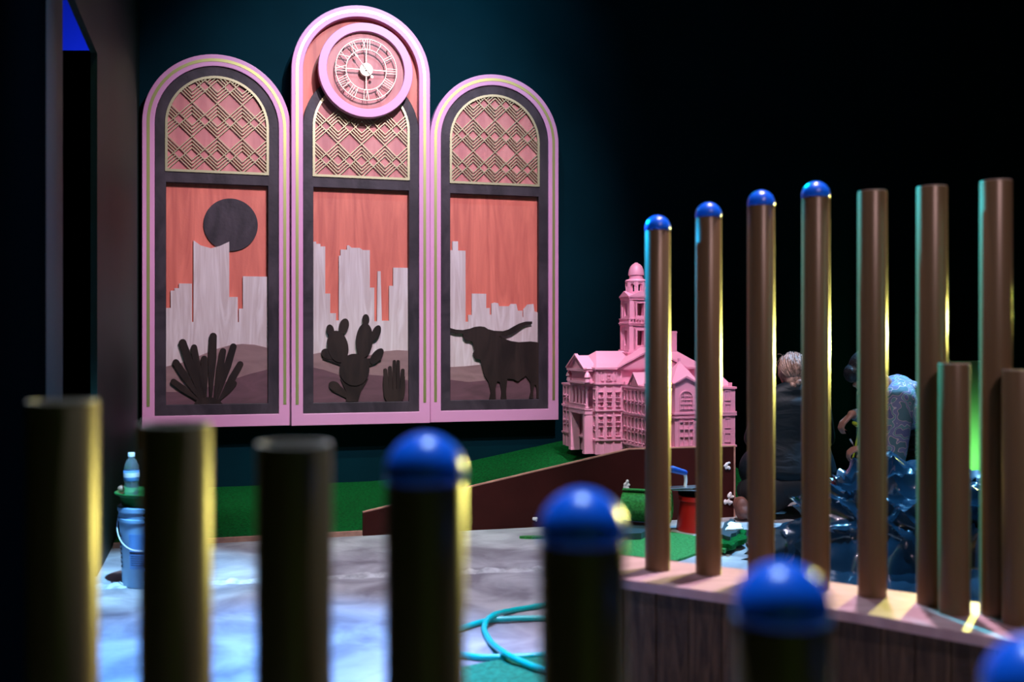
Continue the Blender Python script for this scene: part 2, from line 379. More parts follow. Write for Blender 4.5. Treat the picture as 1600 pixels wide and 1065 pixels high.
# --- middle panel: prickly pear
pm = panel(uM, 'mid', 'tallest pink arched wall panel, with prickly pear cactus cutout below the round clock')
T = lambda pts: sky_pts(pts, 190, 903, .728/465, .001568)
cut('skyline', T([(190, 901), (190, 125), (205, 125), (205, 135), (225, 135), (225, 147), (248, 147), (248, 375), (272, 375), (272, 470), (300, 470), (300, 505), (314, 505), (314, 190), (322, 190), (322, 160), (353, 160), (353, 140), (362, 138), (375, 150), (415, 150), (430, 160), (465, 160), (465, 343), (487, 343), (487, 508), (500, 508), (503, 262), (518, 262), (524, 505), (560, 505), (560, 333), (580, 333), (580, 243), (653, 243), (655, 901)]), .044, .0605, M_birch, pm)
cut('far_hill', T([(190, 902), (190, 668), (240, 658), (330, 668), (400, 682), (460, 676), (540, 655), (600, 650), (655, 653), (655, 902)]), .038, .046, M_hill, pm)
cut('near_hill', T([(190, 902.5), (190, 733), (240, 744), (310, 768), (380, 780), (460, 770), (560, 778), (655, 800), (655, 902.5)]), .034, .042, M_hill2, pm)
pp = B(); kk = 0
for (cx, cy, rx, ry, t) in [(388, 745, 72, 78, 0), (307, 632, 50, 78, 12), (436, 602, 41, 84, -4), (271, 553, 18, 28, 12), (337, 532, 23, 37, -15), (443, 502, 17, 28, 0), (494, 566, 20, 40, -22), (497, 680, 23, 46, -38), (258, 668, 32, 24, -30), (292, 824, 30, 22, -30)]:
    prism(pp, T([(x, y) for x, y in circle(cx, cy, rx, 36, ry, -math.radians(t))]), .014+kk*.0005, .035); kk += 1
for pts in [[(345, 900), (352, 860), (320, 790), (455, 790), (420, 850), (405, 900)], [(235, 690), (250, 645), (330, 680), (375, 690), (345, 730)], [(275, 845), (300, 805), (360, 860), (352, 885)], [(450, 735), (430, 690), (480, 690), (520, 700)], [(410, 670), (455, 675), (440, 720), (400, 715)]]:
    prism(pp, T(pts), .019+kk*.0003, .035); kk += 1
obj('prickly_pear_cutout', pp, M_sil, pm)
hc = B()
for i, (p, q, r) in enumerate([((550, 860), (539, 748), 8.6), ((567, 860), (562, 736), 8.2), ((585, 860), (584, 706), 7.6), ((603, 860), (603, 706), 7.4), ((619, 860), (626, 750), 8.8)]):
    prism(hc, T(capsule2d(p, q, r, r)), .016+i*.0005, .035)
prism(hc, T([(545, 901), (532, 875), (527, 820), (529, 780), (541, 800), (556, 842), (610, 842), (625, 800), (636, 780), (638, 830), (634, 875), (620, 901)]), .0155, .035)
obj('finger_cactus_cutout', hc, M_sil, pm)
# --- right panel: longhorn
pr = panel(uR, 'side', 'pink arched wall panel with longhorn bull cutout, beside the pink courthouse model')
T = lambda pts: sky_pts(pts, 178, 888, .728/443, .001577)
cut('skyline', T([(178, 886), (178, 137), (192, 137), (192, 92), (220, 92), (220, 138), (257, 138), (257, 495), (270, 495), (270, 460), (288, 460), (288, 353), (360, 353), (360, 425), (378, 425), (378, 458), (386, 458), (386, 402), (402, 397), (420, 400), (425, 415), (475, 415), (485, 403), (512, 403), (520, 437), (543, 437), (543, 470), (548, 470), (548, 430), (570, 405), (600, 402), (605, 440), (621, 445), (621, 886)]), .044, .0605, M_birch, pr)
cut('far_hill', T([(178, 887), (178, 722), (250, 719), (340, 710), (480, 703), (621, 715), (621, 887)]), .038, .046, M_hill, pr)
cut('near_hill', T([(178, 887.5), (178, 785), (270, 798), (340, 792), (420, 785), (520, 782), (621, 770), (621, 887.5)]), .034, .042, M_hill2, pr)
bull = [(178, 527), (205, 535), (240, 537), (275, 530), (300, 521), (325, 518), (348, 521), (365, 532), (395, 540), (440, 542), (470, 533), (495, 518), (525, 502), (555, 493), (588, 492), (588, 504), (562, 508), (535, 522), (505, 545), (480, 560), (455, 567), (415, 566), (440, 578), (480, 592), (520, 598), (580, 594), (615, 598), (621, 606), (621, 885), (612, 885), (613, 850), (608, 818), (600, 815), (594, 850), (594, 885), (574, 885), (583, 850), (578, 800), (556, 768), (540, 780), (515, 798), (490, 785), (462, 783), (455, 850), (458, 887), (430, 887), (434, 850), (424, 800), (412, 795), (402, 830), (404, 887), (372, 887), (380, 850), (368, 800), (345, 760), (333, 710), (325, 685), (300, 680), (290, 655), (298, 640), (288, 600), (280, 592), (255, 589), (242, 575), (240, 556), (205, 554), (178, 546)]
cut('longhorn_cutout', T(bull), .016, .035, M_sil, pr)

# --- clock on the tall panel
cp = Vector((0, 8.3, 0))+U*(uM+.02)-N*.13+Vector((0, 0, BASEZ+2.685))
clk = empty('wall_clock', cp, YAW, 'large round clock with pink rim and pale roman numerals on the tallest panel', 'clock')
b = B(); band(b, circle(0, 0, .357, 96), circle(0, 0, .293, 96), 0, .07); obj('rim', b, M_pink, clk, bevel=.004)
b = B(); prism(b, circle(0, 0, .30, 96), .035, .066); obj('dial', b, M_coralp, clk)
b = B(); prism(b, circle(0, 0, .25, 64), .07, .152)  # stand-off block that carries the clock
prism(b, circle(0, 0, .12, 48), .065, .1); obj('mounting_block', b, M_pink, clk)
b = B(); band(b, circle(0, 0, .233, 96), circle(0, 0, .2275, 96), -.010, 0); band(b, circle(0, 0, .155, 96), circle(0, 0, .1495, 96), -.010, 0)
for a in (0, PI/2, PI, 3*PI/2):
    bar(b, (.04*math.cos(a), .04*math.sin(a)), (.151*math.cos(a), .151*math.sin(a)), .007, -.009, -.002)
for a in (PI/4, 3*PI/4, 5*PI/4, 7*PI/4):
    bar(b, (.228*math.cos(a), .228*math.sin(a)), (.234*math.cos(a), .234*math.sin(a)), .007, -.006, .036)
obj('numeral_ring', b, M_brass, clk)
RN = ['XII', 'I', 'II', 'III', 'IIII', 'V', 'VI', 'VII', 'VIII', 'IX', 'X', 'XI']
for h, s in enumerate(RN):
    a = PI/2-h*PI/6; er = (math.cos(a), math.sin(a)); et = (math.sin(a), -math.cos(a))
    wds = {'I': .017, 'V': .032, 'X': .036}; tot = sum(wds[c] for c in s); x = -tot/2; b = B()
    pt = lambda w_, r_: (er[0]*r_+et[0]*w_, er[1]*r_+et[1]*w_)
    r0, r1 = .153, .229
    for i, c in enumerate(s):
        cw = wds[c]; m_ = x+cw/2; yy = -.009+i*.0006
        if c == 'I': bar(b, pt(m_, r0), pt(m_, r1), .0040, yy, -.002)
        if c == 'V': bar(b, pt(m_, r0), pt(m_-cw*.40, r1), .0048, yy, -.002); bar(b, pt(m_, r0), pt(m_+cw*.40, r1), .0030, yy-.0003, -.002)
        if c == 'X': bar(b, pt(m_-cw*.38, r0), pt(m_+cw*.38, r1), .0032, yy, -.002); bar(b, pt(m_+cw*.38, r0), pt(m_-cw*.38, r1), .0048, yy-.0003, -.002)
        x += cw
    obj('numeral', b, M_brass, clk)
b = B(); prism(b, circle(0, 0, .049, 48), -.014, .036); obj('hub', b, M_brass, clk)
a = PI/2+math.radians(37.5); er = (math.cos(a), math.sin(a)); et = (-er[1], er[0]); b = B()
bar(b, (-er[0]*.06, -er[1]*.06), (er[0]*.150, er[1]*.150), .0032, -.022, -.019)
prism(b, [(er[0]*.10, er[1]*.10), (er[0]*.122+et[0]*.009, er[1]*.122+et[1]*.009), (er[0]*.150, er[1]*.150), (er[0]*.122-et[0]*.009, er[1]*.122-et[1]*.009)], -.023, -.0185)
prism(b, circle(-er[0]*.068, -er[1]*.068, .0115, 20), -.0235, -.018); prism(b, circle(0, 0, .007, 16), -.026, -.012)
obj('hand', b, M_brass, clk)

# ================================================================== turf hill, ramp board
BP = lambda u, off, z=0: Vector((0, 6.29, 0))*0+Vector((0, 8.3, 0))+U*u+N*off+Vector((0, 0, z))
# turf in mural-wall coordinates: u along, y from board line (-1.93) to the wall (.155)
hl = B(); nu, nv = 60, 8
def hz(u):
    if u < -1.03: return .03
    if u < .65: return .03+.31*(u+1.03)/1.68
    if u < 1.14: return .34
    if u < 1.65: return .34-.31*(u-1.14)/.51
    return .03
u_of = lambda i: -2.81+6.8*i/nu
of_ = lambda u: OFFB if u < .93 else -1.20
OFFB = -1.925
g = [[hl.verts.new((u_of(i), of_(u_of(i))+(.155-of_(u_of(i)))*j/nv, hz(u_of(i)))) for j in range(nv+1)] for i in range(nu+1)]
g0 = [[hl.verts.new((u_of(i), of_(u_of(i))+(.155-of_(u_of(i)))*j/nv, 0)) for j in (0, nv)] for i in range(nu+1)]
for i in range(nu):
    for j in range(nv): hl.faces.new([g[i][j], g[i+1][j], g[i+1][j+1], g[i][j+1]])
    hl.faces.new([g0[i][0], g0[i+1][0], g[i+1][0], g[i][0]]); hl.faces.new([g0[i+1][1], g0[i][1], g[i][nv], g[i+1][nv]])
for i in (0, nu): hl.faces.new([g0[i][0]]+g[i]+[g0[i][1]])
tag(obj('turf_hill', hl, M_turf, loc=(0, 8.3, 0), rz=YAW), 'dark green artificial turf rising to the right along the mural wall', 'turf')
def fr(px, z=0):   # u on the board line for a pixel column
    a = (px-800)/FP; k = 8.3+OFFB*.9622+OFFB*.2726*.2833
    Y = (8.3+OFFB/.9622)/(1-a*.2833); return (a*Y+OFFB*.2726)/.9622
ub0, ub1, ub2 = fr(566), fr(980), fr(1143)
b = B(); prism(b, [(ub0, 0), (ub2, 0), (ub2, .452), (ub1, .452), (ub0, .133)], OFFB-.03, OFFB-.004)
rb = obj('ramp_board', b, M_board, loc=(0, 8.3, 0), rz=YAW); tag(rb, 'long dark oxblood board with sloping top edge holding back the green turf', 'board')
b = B(); prism(b, [(ub0, .133), (ub1, .452), (ub2, .452), (ub2, .459), (ub1, .459), (ub0, .140)], OFFB-.031, OFFB-.003)
box(b, ub2, ub2+.012, OFFB-.031, OFFB-.003, 0, .459); obj('plywood_edge', b, M_ply, rb)
def blobby(name, cu, cz, r, parent, seed):
    random.seed(seed); b = B()
    for k in range(7): ell(b, (cu+random.uniform(-r, r)*.7, OFFB-.032, cz+random.uniform(-r, r)), (r*random.uniform(.3, .55), .008, r*random.uniform(.3, .55)), 2)
    return organic(obj(name, b, M_foam, parent), .004, 2)
blobby('foam_patch', fr(976), .235, .028, rb, 3); blobby('foam_patch', fr(1133), .335, .024, rb, 4)
blobby('foam_patch', fr(1135), .12, .036, rb, 5); blobby('foam_patch', fr(834), .045, .018, rb, 6)
b = B(); box(b, -2.81, ub0-.002, OFFB-.022, OFFB-.004, 0, .028); tag(obj('edge_strip', b, M_ply, loc=(0, 8.3, 0), rz=YAW), 'thin bare plywood strip along the front of the flat turf', 'board')
# ledge joint in the concrete
b = B(); random.seed(2); A_, B_ = fl(120, 918), fl(905, 886); n = 90; rows = []
for i in range(n+1):
    p = A_.lerp(B_, i/n); rows.append([b.verts.new((p.x, p.y+dy+random.uniform(-.012, .012), z)) for dy, z in ((-.055, -.001), (-.03, .010+random.uniform(-.006, .006)), (.0, .012+random.uniform(-.006, .008)), (.03, -.001))])
for i in range(n):
    for j in range(3): b.faces.new([rows[i][j], rows[i+1][j], rows[i+1][j+1], rows[i][j+1]])
tag(obj('trim_1', b, M_joint), kind='structure')
random.seed(11)
b = B(); p = fl(832, 841); prism_pts = [(p.x+.075*math.cos(t), p.y+.02*math.sin(t)) for t in [i*PI/10 for i in range(20)]]
vprism(b, prism_pts, .0005, .014); tag(obj('turf_scrap', b, M_turf2), 'tiny sliver of green turf on the concrete against the ramp board', 'turf')

# ================================================================== courthouse model
CH = empty('courthouse_model', (.585, 7.2, .343), YAW, 'pink scale model of a courthouse with domed clock tower on the turf', 'model building')
RX = lambda deg, c: Matrix.Translation(c) @ Matrix.Rotation(math.radians(deg), 4, 'Z') @ Matrix.Translation(-Vector(c))
WINM = {}
def window_mesh(wd, ht, arched):
    k = (round(wd, 4), round(ht, 4), arched)
    if k in WINM: return WINM[k]
    b = B(); t = wd*.13
    box(b, -wd/2-.004, wd/2+.004, -.012, .004, -.006, 0)           # sill
    box(b, -wd/2, wd/2, .013, .017, 0, ht)                          # pane board
    box(b, -t/2, t/2, .004, .014, 0, ht)
    for f in (.33, .66): box(b, -wd/2, wd/2, .003, .009, ht*f-t*.3, ht*f+t*.3)
    box(b, -wd/2-.003, wd/2+.003, -.008, .003, ht, ht+.005)
    if arched:
        band(b, arch(wd/2+.003, ht*.72, ht*.72, 12), arch(wd/2-.003, ht*.72, ht*.72, 12), -.004, .002, closed=False)
    bmesh.ops.recalc_face_normals(b, faces=b.faces)
    me = bpy.data.meshes.new('window'); b.to_mesh(me); b.free(); me.materials.append(M_pinkmodel); WINM[k] = me; return me
def facade(name, org, ang, width, z0, z1, cols, rows, ww=None, arched=False, d=.016, x0=0):
    """wall skin with real openings. local x along wall, y into the wall"""
    M = Matrix.Translation(org) @ Matrix.Rotation(ang, 4, 'Z'); b = B()
    box(b, 0, width, d, d+.01, z0, z1, M)
    cw = width/cols; ww = ww or cw*.5
    edges = [0]
    for c in range(cols): edges += [cw*(c+.5)-ww/2, cw*(c+.5)+ww/2]
    edges += [width]
    for i in range(0, len(edges), 2): box(b, edges[i], edges[i+1], 0, d, z0, z1, M)
    zz = [z0]+[v for r in rows for v in r]+[z1]
    for c in range(cols):
        for i in range(0, len(zz), 2): box(b, edges[2*c+1], edges[2*c+2], .0015, d, zz[i], zz[i+1], M)
    # pilasters at column lines
    for c in range(cols+1):
        xx = min(max(cw*c, .006), width-.006); box(b, xx-.005, xx+.005, -.005, 0, z0, z1, M)
    o = obj(name, b, M_pinkmodel, CH)
    for c in range(cols):
        for r in rows:
            wo = bpy.data.objects.new('window', window_mesh(ww, r[1]-r[0], arched)); COL.objects.link(wo); wo.parent = CH
            wo.location = M @ Vector((cw*(c+.5), 0, r[0])); wo.rotation_euler = (0, 0, ang)
    return o
def mould(b, x0, x1, y0, y1, z, h=.012, p=.010):
    box(b, x0-p, x1+p, y0-p, y1+p, z, z+h); box(b, x0-p*.5, x1+p*.5, y0-p*.5, y1+p*.5, z-h*.6, z)
ROWS = [(.105, .165), (.20, .265), (.30, .36), (.385, .45)]
# main block
b = B(); box(b, .012, .813, .012, .538, 0, .595)
for z in (.095, .30, .485): mould(b, 0, .825, 0, .55, z)
mould(b, 0, .825, 0, .55, .59, .014, .016)
obj('main_block', b, M_pinkmodel, CH)
facade('side_bay', (0.0, 0, 0), 0, .19, 0, .595, 3, [(.125, .19), (.225, .262), (.335, .362), (.395, .43)], .03)
b = B(); band(b, [(.03, .51), (.03, .575), (.15, .575), (.15, .51)], [(.035, .515), (.035, .57), (.145, .57), (.145, .515)], -.006, .001)
for z in (.525, .548): box(b, .078, .102, -.006, .001, z, z+.012)
obj('attic_panel', b, M_pinkmodel, CH)
# facade of the left side, around the portico
facade('left_bay', (0, .06, 0), -PI/2, .06, 0, .595, 1, ROWS, .026)
b = B(); box(b, 0.0, .012, .40, .55, 0, .595); obj('left_wall', b, M_pinkmodel, CH)
# back wing
b = B(); box(b, .012, .8, .55, .72, 0, .47)
for z in (.095, .30, .46): mould(b, .0, .8, .55, .72, z)
obj('rear_wing', b, M_pinkmodel, CH); facade('rear_bay', (0, .715, 0), -PI/2, .15, 0, .47, 2, ROWS, .03)
# portico
b = B()
box(b, -.06, 0, .055, .10, 0, .285); box(b, -.06, 0, .345, .39, 0, .285)
for yy in (.06, .35):
    box(b, -.066, -.055, yy, yy+.035, 0, .28); box(b, -.068, 0, yy-.006, yy+.042, 0, .018)
box(b, -.066, .012, .052, .393, .275, .315); box(b, -.07, .0, .048, .397, .305, .315)
box(b, -.06, .012, .055, .39, .475, .50); box(b, -.075, .0, .045, .40, .49, .505)
box(b, -.05, .012, .065, .38, .505, .585); box(b, -.08, .0, .04, .405, .575, .592)
obj('portico', b, M_pinkmodel, CH)
for k in range(5):
    b = B(); lathe(b, [(0, 0), (.016, 0), (.016, .008), (.011, .012), (.0095, .13), (.014, .137), (.016, .148), (.016, .16), (0, .16)], 14, (-.043, .075+.074*k, .315)); obj('column', b, M_pinkmodel, CH, smooth=True)
b = B()
for k in range(22): box(b, -.064, -.058, .062+.0148*k, .068+.0148*k, .315, .34)
box(b, -.066, -.056, .055, .39, .34, .347); obj('balustrade', b, M_pinkmodel, CH)
def yprism(b, pts, x0, x1):   # polygon in y,z extruded along x
    a = [b.verts.new((x0, y, z)) for y, z in pts]; c = [b.verts.new((x1, y, z)) for y, z in pts]; n = len(pts)
    b.faces.new(a); b.faces.new(c[::-1])
    for i in range(n): b.faces.new([a[i], c[i], c[(i+1) % n], a[(i+1) % n]])
b = B(); yprism(b, [(.035, .592), (.41, .592), (.2225, .685)], -.06, .02)
yprism(b, [(.03, .592), (.03, .60), (.2225, .698), (.415, .60), (.415, .592), (.2225, .686)], -.085, -.06)
obj('pediment', b, M_pinkmodel, CH)
for yy in (.03, .42):
    b = B(); lathe(b, [(0, 0), (.02, 0), (.016, .03), (.024, .035), (.018, .055), (.008, .07), (0, .078)], 12, (-.055, yy, .50)); obj('urn', b, M_pinkmodel, CH, smooth=True)
# roofs
b = B()
v = [b.verts.new(p) for p in [(-.005, -.015, .60), (.83, -.015, .60), (.83, .565, .60), (-.005, .565, .60), (.10, .275, .715), (.73, .275, .715)]]
for f in [(0, 1, 5, 4), (1, 2, 5), (2, 3, 4, 5), (3, 0, 4), (3, 2, 1, 0)]: b.faces.new([v[i] for i in f])
obj('main_roof', b, M_pinkmodel, CH)
b = B(); prism(b, [(.17, .60), (.65, .60), (.41, .725)], -.018, .30); prism(b, [(.15, .598), (.15, .606), (.41, .742), (.67, .606), (.67, .598), (.41, .728)], -.03, .28)
obj('cross_roof', b, M_pinkmodel, CH)
for x in (.615, .705):
    b = B(); box(b, x-.022, x+.022, .26, .32, .62, .86); box(b, x-.025, x+.025, .257, .323, .845, .855); obj('chimney', b, M_pinkmodel, CH)
# front wing
WX0, WX1, WY = .20, .825, -.40
b = B(); box(b, WX0+.012, WX1-.012, WY+.012, .0, 0.0, .47); 
for z in (.075, .285, .465): mould(b, WX0, WX1, WY, -.02, z)
box(b, WX0, WX1, WY, 0, .48, .487)
for x in [WX0+.01, WX0+.2, WX0+.42, WX1-.01]: box(b, x-.012, x+.012, WY-.004, WY+.02, .48, .505)
for y in (-.39, -.26, -.14, -.03): box(b, WX0-.004, WX0+.02, y-.012, y+.012, .48, .505)
obj('wing_block', b, M_pinkmodel, CH)
facade('wing_side', (WX0, -.012, 0), -PI/2, .388, .06, .47, 6, ROWS, .030)
facade('wing_front', (WX0, WY, 0), 0, .17, .06, .47, 3, ROWS, .030)
facade('wing_front', (WX0+.36, WY, 0), 0, .16, .06, .47, 3, ROWS, .030)
# gabled dormer over the side wall of the wing
b = B(); yprism(b, [(-.28, .485), (-.12, .485), (-.20, .555)], WX0+.0, WX0+.20); yprism(b, [(-.29, .485), (-.20, .565), (-.11, .485), (-.11, .492), (-.20, .575), (-.29, .492)], WX0-.012, WX0+.20)
box(b, WX0-.002, WX0, -.215, -.185, .50, .525); obj('dormer', b, M_pinkmodel, CH)
# central pavilion with arched window and pyramid dome
b = B(); PX0, PX1 = .385, .545; box(b, PX0, PX1, WY-.05, WY+.02, 0, .50); box(b, PX0+.01, PX1-.01, WY-.04, WY+.16, .48, .51)
for z in (.075, .275, .30): box(b, PX0-.008, PX1+.008, WY-.058, WY, z, z+.012)
prism(b, [(PX0-.01, .50), (PX1+.01, .50), ((PX0+PX1)/2, .545)], WY-.05, WY+.02)
prism(b, [(PX0-.014, .50), (PX0-.014, .508), ((PX0+PX1)/2, .558), (PX1+.014, .508), (PX1+.014, .50), ((PX0+PX1)/2, .546)], WY-.064, WY-.05)
obj('pavilion', b, M_pinkmodel, CH)
mx = (PX0+PX1)/2
b = B(); band(b, arch(.05, .33, .41, 20), arch(.043, .33, .41, 20), WY-.058, WY-.05, closed=False)
for z in (.335, .365, .395, .42): box(b, mx-mx-.045, .045, WY-.056, WY-.05, z, z+.006)
for x in (-.03, -.015, 0, .015, .03): box(b, x-.002, x+.002, WY-.055, WY-.05, .33, .44)
obj('arched_window', b, M_pinkmodel, CH, loc=(mx, 0, 0))
b = B(); 
for z in (.09, .15, .20, .25): box(b, -.05, .05, WY-.058, WY-.05, z, z+.007)
for x in (-.05, -.018, .018, .05): box(b, x-.004, x+.004, WY-.06, WY-.05, .08, .26)
obj('entrance_door', b, M_pinkmodel, CH, loc=(mx, 0, 0))
def pyr(name, cx, cy, hx, hy, z0, h, curve=.3):
    b = B(); prev = None; n = 8
    for i in range(n+1):
        t = i/n; k = math.cos(t*PI/2)*curve+(1-t)*(1-curve); k = max(k, .06)
        ring = [b.verts.new((cx+sx*hx*k, cy+sy*hy*k, z0+h*t)) for sx, sy in ((-1, -1), (1, -1), (1, 1), (-1, 1))]
        if prev:
            for q in range(4): b.faces.new([prev[q], prev[(q+1) % 4], ring[(q+1) % 4], ring[q]])
        else: b.faces.new(ring[::-1])
        prev = ring
    b.faces.new(prev); box(b, cx-.007, cx+.007, cy-.007, cy+.007, z0+h, z0+h+.02)
    return obj(name, b, M_pinkmodel, CH)
pyr('pavilion_roof', mx, WY+.06, .095, .095, .51, .14)
pyr('wing_roof', .30, WY+.09, .09, .09, .487, .07, .1); pyr('wing_roof', .75, WY+.09, .075, .09, .487, .10, .1)
b = B(); box(b, .735, WX1+.012, WY-.03, WY+.03, 0, .48); 
for z in (.075, .285, .30, .465): box(b, .728, WX1+.02, WY-.038, WY+.03, z, z+.013)
for z in ROWS: box(b, .76, .80, WY-.034, WY-.03, z[0], z[0]+.006); box(b, .76, .80, WY-.034, WY-.03, z[1], z[1]+.006); box(b, .757, .762, WY-.033, WY-.03, z[0], z[1]); box(b, .798, .803, WY-.033, WY-.03, z[0], z[1]); box(b, .778, .782, WY-.032, WY-.03, z[0], z[1])
obj('corner_pavilion', b, M_pinkmodel, CH)
# tower
TC = (.41, .27)
def sq(b, h, z0, z1): box(b, TC[0]-h, TC[0]+h, TC[1]-h, TC[1]+h, z0, z1)
def stage(b, h, z0, z1, oz0, oz1, ow):
    for sx in (-1, 1):
        for sy in (-1, 1):
            xs = sorted((sx*ow, sx*h)); ys = sorted((sy*ow, sy*h))
            box(b, TC[0]+xs[0], TC[0]+xs[1], TC[1]+ys[0], TC[1]+ys[1], z0, z1)
            px = sorted((sx*(h-.02), sx*(h+.005))); py = sorted((sy*(h-.02), sy*(h+.005)))
            box(b, TC[0]+px[0], TC[0]+px[1], TC[1]+py[0], TC[1]+py[1], z0, z1)
            px = sorted((sx*(h-.045), sx*(h-.03))); 
            box(b, TC[0]+px[0], TC[0]+px[1], TC[1]-h-.004, TC[1]+h+.004, z0, z1)
            box(b, TC[0]-h-.004, TC[0]+h+.004, TC[1]+px[0], TC[1]+px[1], z0, z1) if False else None
    sq(b, h-.002, z0, oz0); sq(b, h-.002, oz1, z1)
b = B(); sq(b, .113, .58, .70); sq(b, .12, .70, .706); sq(b, .10, .706, .725); obj('tower_base', b, M_pinkmodel, CH)
b = B(); stage(b, .085, .725, .905, .755, .862, .026); sq(b, .095, .90, .912); sq(b, .10, .912, .920); obj('lower_tower', b, M_pinkmodel, CH)
b = B()
for s_ in range(4):
    M = Matrix.Translation((TC[0], TC[1], 0)) @ Matrix.Rotation(s_*PI/2, 4, 'Z')
    for k in range(9): box(b, -.09+.022*k, -.083+.022*k, -.096, -.090, .92, .944, M)
    box(b, -.097, .097, -.098, -.088, .944, .951, M)
obj('tower_balustrade', b, M_pinkmodel, CH)
b = B(); stage(b, .082, .92, 1.085, .97, 1.06, .026); sq(b, .09, 1.085, 1.10); sq(b, .096, 1.10, 1.108); obj('upper_tower', b, M_pinkmodel, CH)
b = B()
for s_ in range(4):
    M = Matrix.Translation((TC[0], TC[1], 0)) @ Matrix.Rotation(s_*PI/2, 4, 'Z')
    prism(b, [(-.098, 1.108), (.098, 1.108), (0, 1.15)], -.098, -.03, M)
obj('tower_pediment', b, M_pinkmodel, CH)
b = B(); cc = (TC[0], TC[1], 0)
lathe(b, [(.0, 1.108), (.076, 1.108), (.076, 1.145), (0, 1.145)], 32, cc); lathe(b, [(0, 1.205), (.075, 1.205), (.082, 1.222), (.076, 1.232), (.055, 1.238), (0, 1.238)], 32, cc)
for k in range(8):
    M = Matrix.Translation((TC[0], TC[1], 0)) @ Matrix.Rotation(k*PI/4+PI/8, 4, 'Z'); box(b, -.015, .015, -.077, -.05, 1.14, 1.212, M)
    M2 = Matrix.Translation((TC[0], TC[1], 0)) @ Matrix.Rotation(k*PI/4, 4, 'Z')
    band2 = B(); 
    A2 = [(M2 @ Vector((x, 0, 0)), z) for x, z in arch(.021, 1.145, 1.178, 10)]
    band2.free()
    prism(b, [(x, z) for x, z in [(-.03, 1.212), (-.03, 1.18)]+[(-.018*math.cos(PI*i/8), 1.18+.022*math.sin(PI*i/8)) for i in range(9)]+[(.03, 1.18), (.03, 1.212)]], -.074, -.066, M2)
obj('belfry', b, M_pinkmodel, CH)
b = B(); lathe(b, [(0, 1.235), (.052, 1.235), (.052, 1.262), (.058, 1.266), (.0575, 1.285), (.053, 1.305), (.044, 1.328), (.03, 1.345), (.014, 1.353), (.012, 1.358), (0, 1.36)], 32, cc)
obj('dome', b, M_pinkmodel, CH, smooth=True)

# ================================================================== golden poles and their curved ledge
PR = .040; DECK = .405
def pole(P, top, cap, label, group, front=False):
    o_ = empty('golden_pole', (P[0], P[1], DECK), 0, label, 'pole', group)
    h = top-DECK; b = B()
    lathe(b, [(PR-.006, h-.25), (PR-.006, h), (PR-.002, h), (PR, h-.003), (PR, 0), (0, 0)], 48); tb = obj('tube', b, M_pole, o_, smooth=True)
    if cap:
        b = B(); n = 14; r = PR*1.02
        lathe(b, [(PR-.008, h-.02), (PR-.007, h), (r, h+.0005), (r, h+.008)]+[(r*math.cos(PI/2*i/n), h+.008+r*1.0*math.sin(PI/2*i/n)) for i in range(1, n+1)], 48)
        obj('dome_cap', b, M_cap, o_, smooth='all')
    else:
        b = B(); lathe(b, [(PR-.0062, h-.004), (PR-.0062, h+.001), (PR-.001, h+.001), (PR-.001, h-.001)], 48); obj('cut_rim', b, M_rim, o_, smooth=True)
    return o_
near = [(98, 1.22, 627, 0), (275, 1.185, 662, 0), (460, 1.11, 693, 0), (665, 1.04, 752, 1), (910, .96, 845, 1), (1222, .885, 966, 1), (1622, .80, 1092, 1)]
nlab = ['blurred open-topped golden pole beside the dark wall, tallest of the near row', 'blurred open-topped golden pole in front of the pale blue bucket',
        'blurred open-topped golden pole directly below the prickly pear panel', 'blurred golden pole with blue dome cap, to the left of the looped aqua hose',
        'blurred golden pole with blue dome cap, between the looped aqua hose and the pink ledge', 'blurred golden pole with big blue dome cap covering part of the pink ledge', 'blurred golden pole in the corner, showing only its blue dome cap']
for (px, Y, ty, c), l in zip(near, nlab):
    X = (px-800)/FP*Y; pole((X, Y), EYE-(ty-532.5)/FP*Y, c, l, 'golden poles of the near row')
far = [(1027.5, 3.30, 360, 1), (1107, 3.24, 340, 1), (1189, 3.135, 322, 1), (1274.5, 3.055, 309, 1), (1363, 2.96, 299, 0), (1456, 2.87, 292, 0), (1556, 2.755, 283, 0)]
flab = ['golden pole with blue dome cap and bright blue lit edge, beside the courthouse tower', 'golden pole with blue dome cap, in front of the right wing of the courthouse',
        'golden pole with blue dome cap, just left of the blond braided hair', 'golden pole with blue dome cap, highest of the capped poles, right of the blond hair',
        'open-topped golden pole in front of the man in camouflage, without any cap', 'tall open-topped golden pole behind a short pole, right of the camouflage sleeve', 'tallest open-topped golden pole, rising past the pale green glowing board']
for (px, Y, ty, c), l in zip(far, flab):
    X = (px-800)/FP*Y; pole((X, Y), EYE-(ty-532.5)/FP*Y, c, l, 'tall golden poles on the ledge')
for (px, Y, ty), l in zip([(1491, 2.77, 568), (1592, 2.665, 578)], ['short golden pole with teal lit edge, standing in front of two tall ones', 'short golden pole at the picture edge with teal lit edge']):
    X = (px-800)/FP*Y; pole((X, Y), EYE-(ty-532.5)/FP*Y, 0, l.replace('at the picture edge', 'in front of the tallest pole'), 'short golden poles on the ledge')
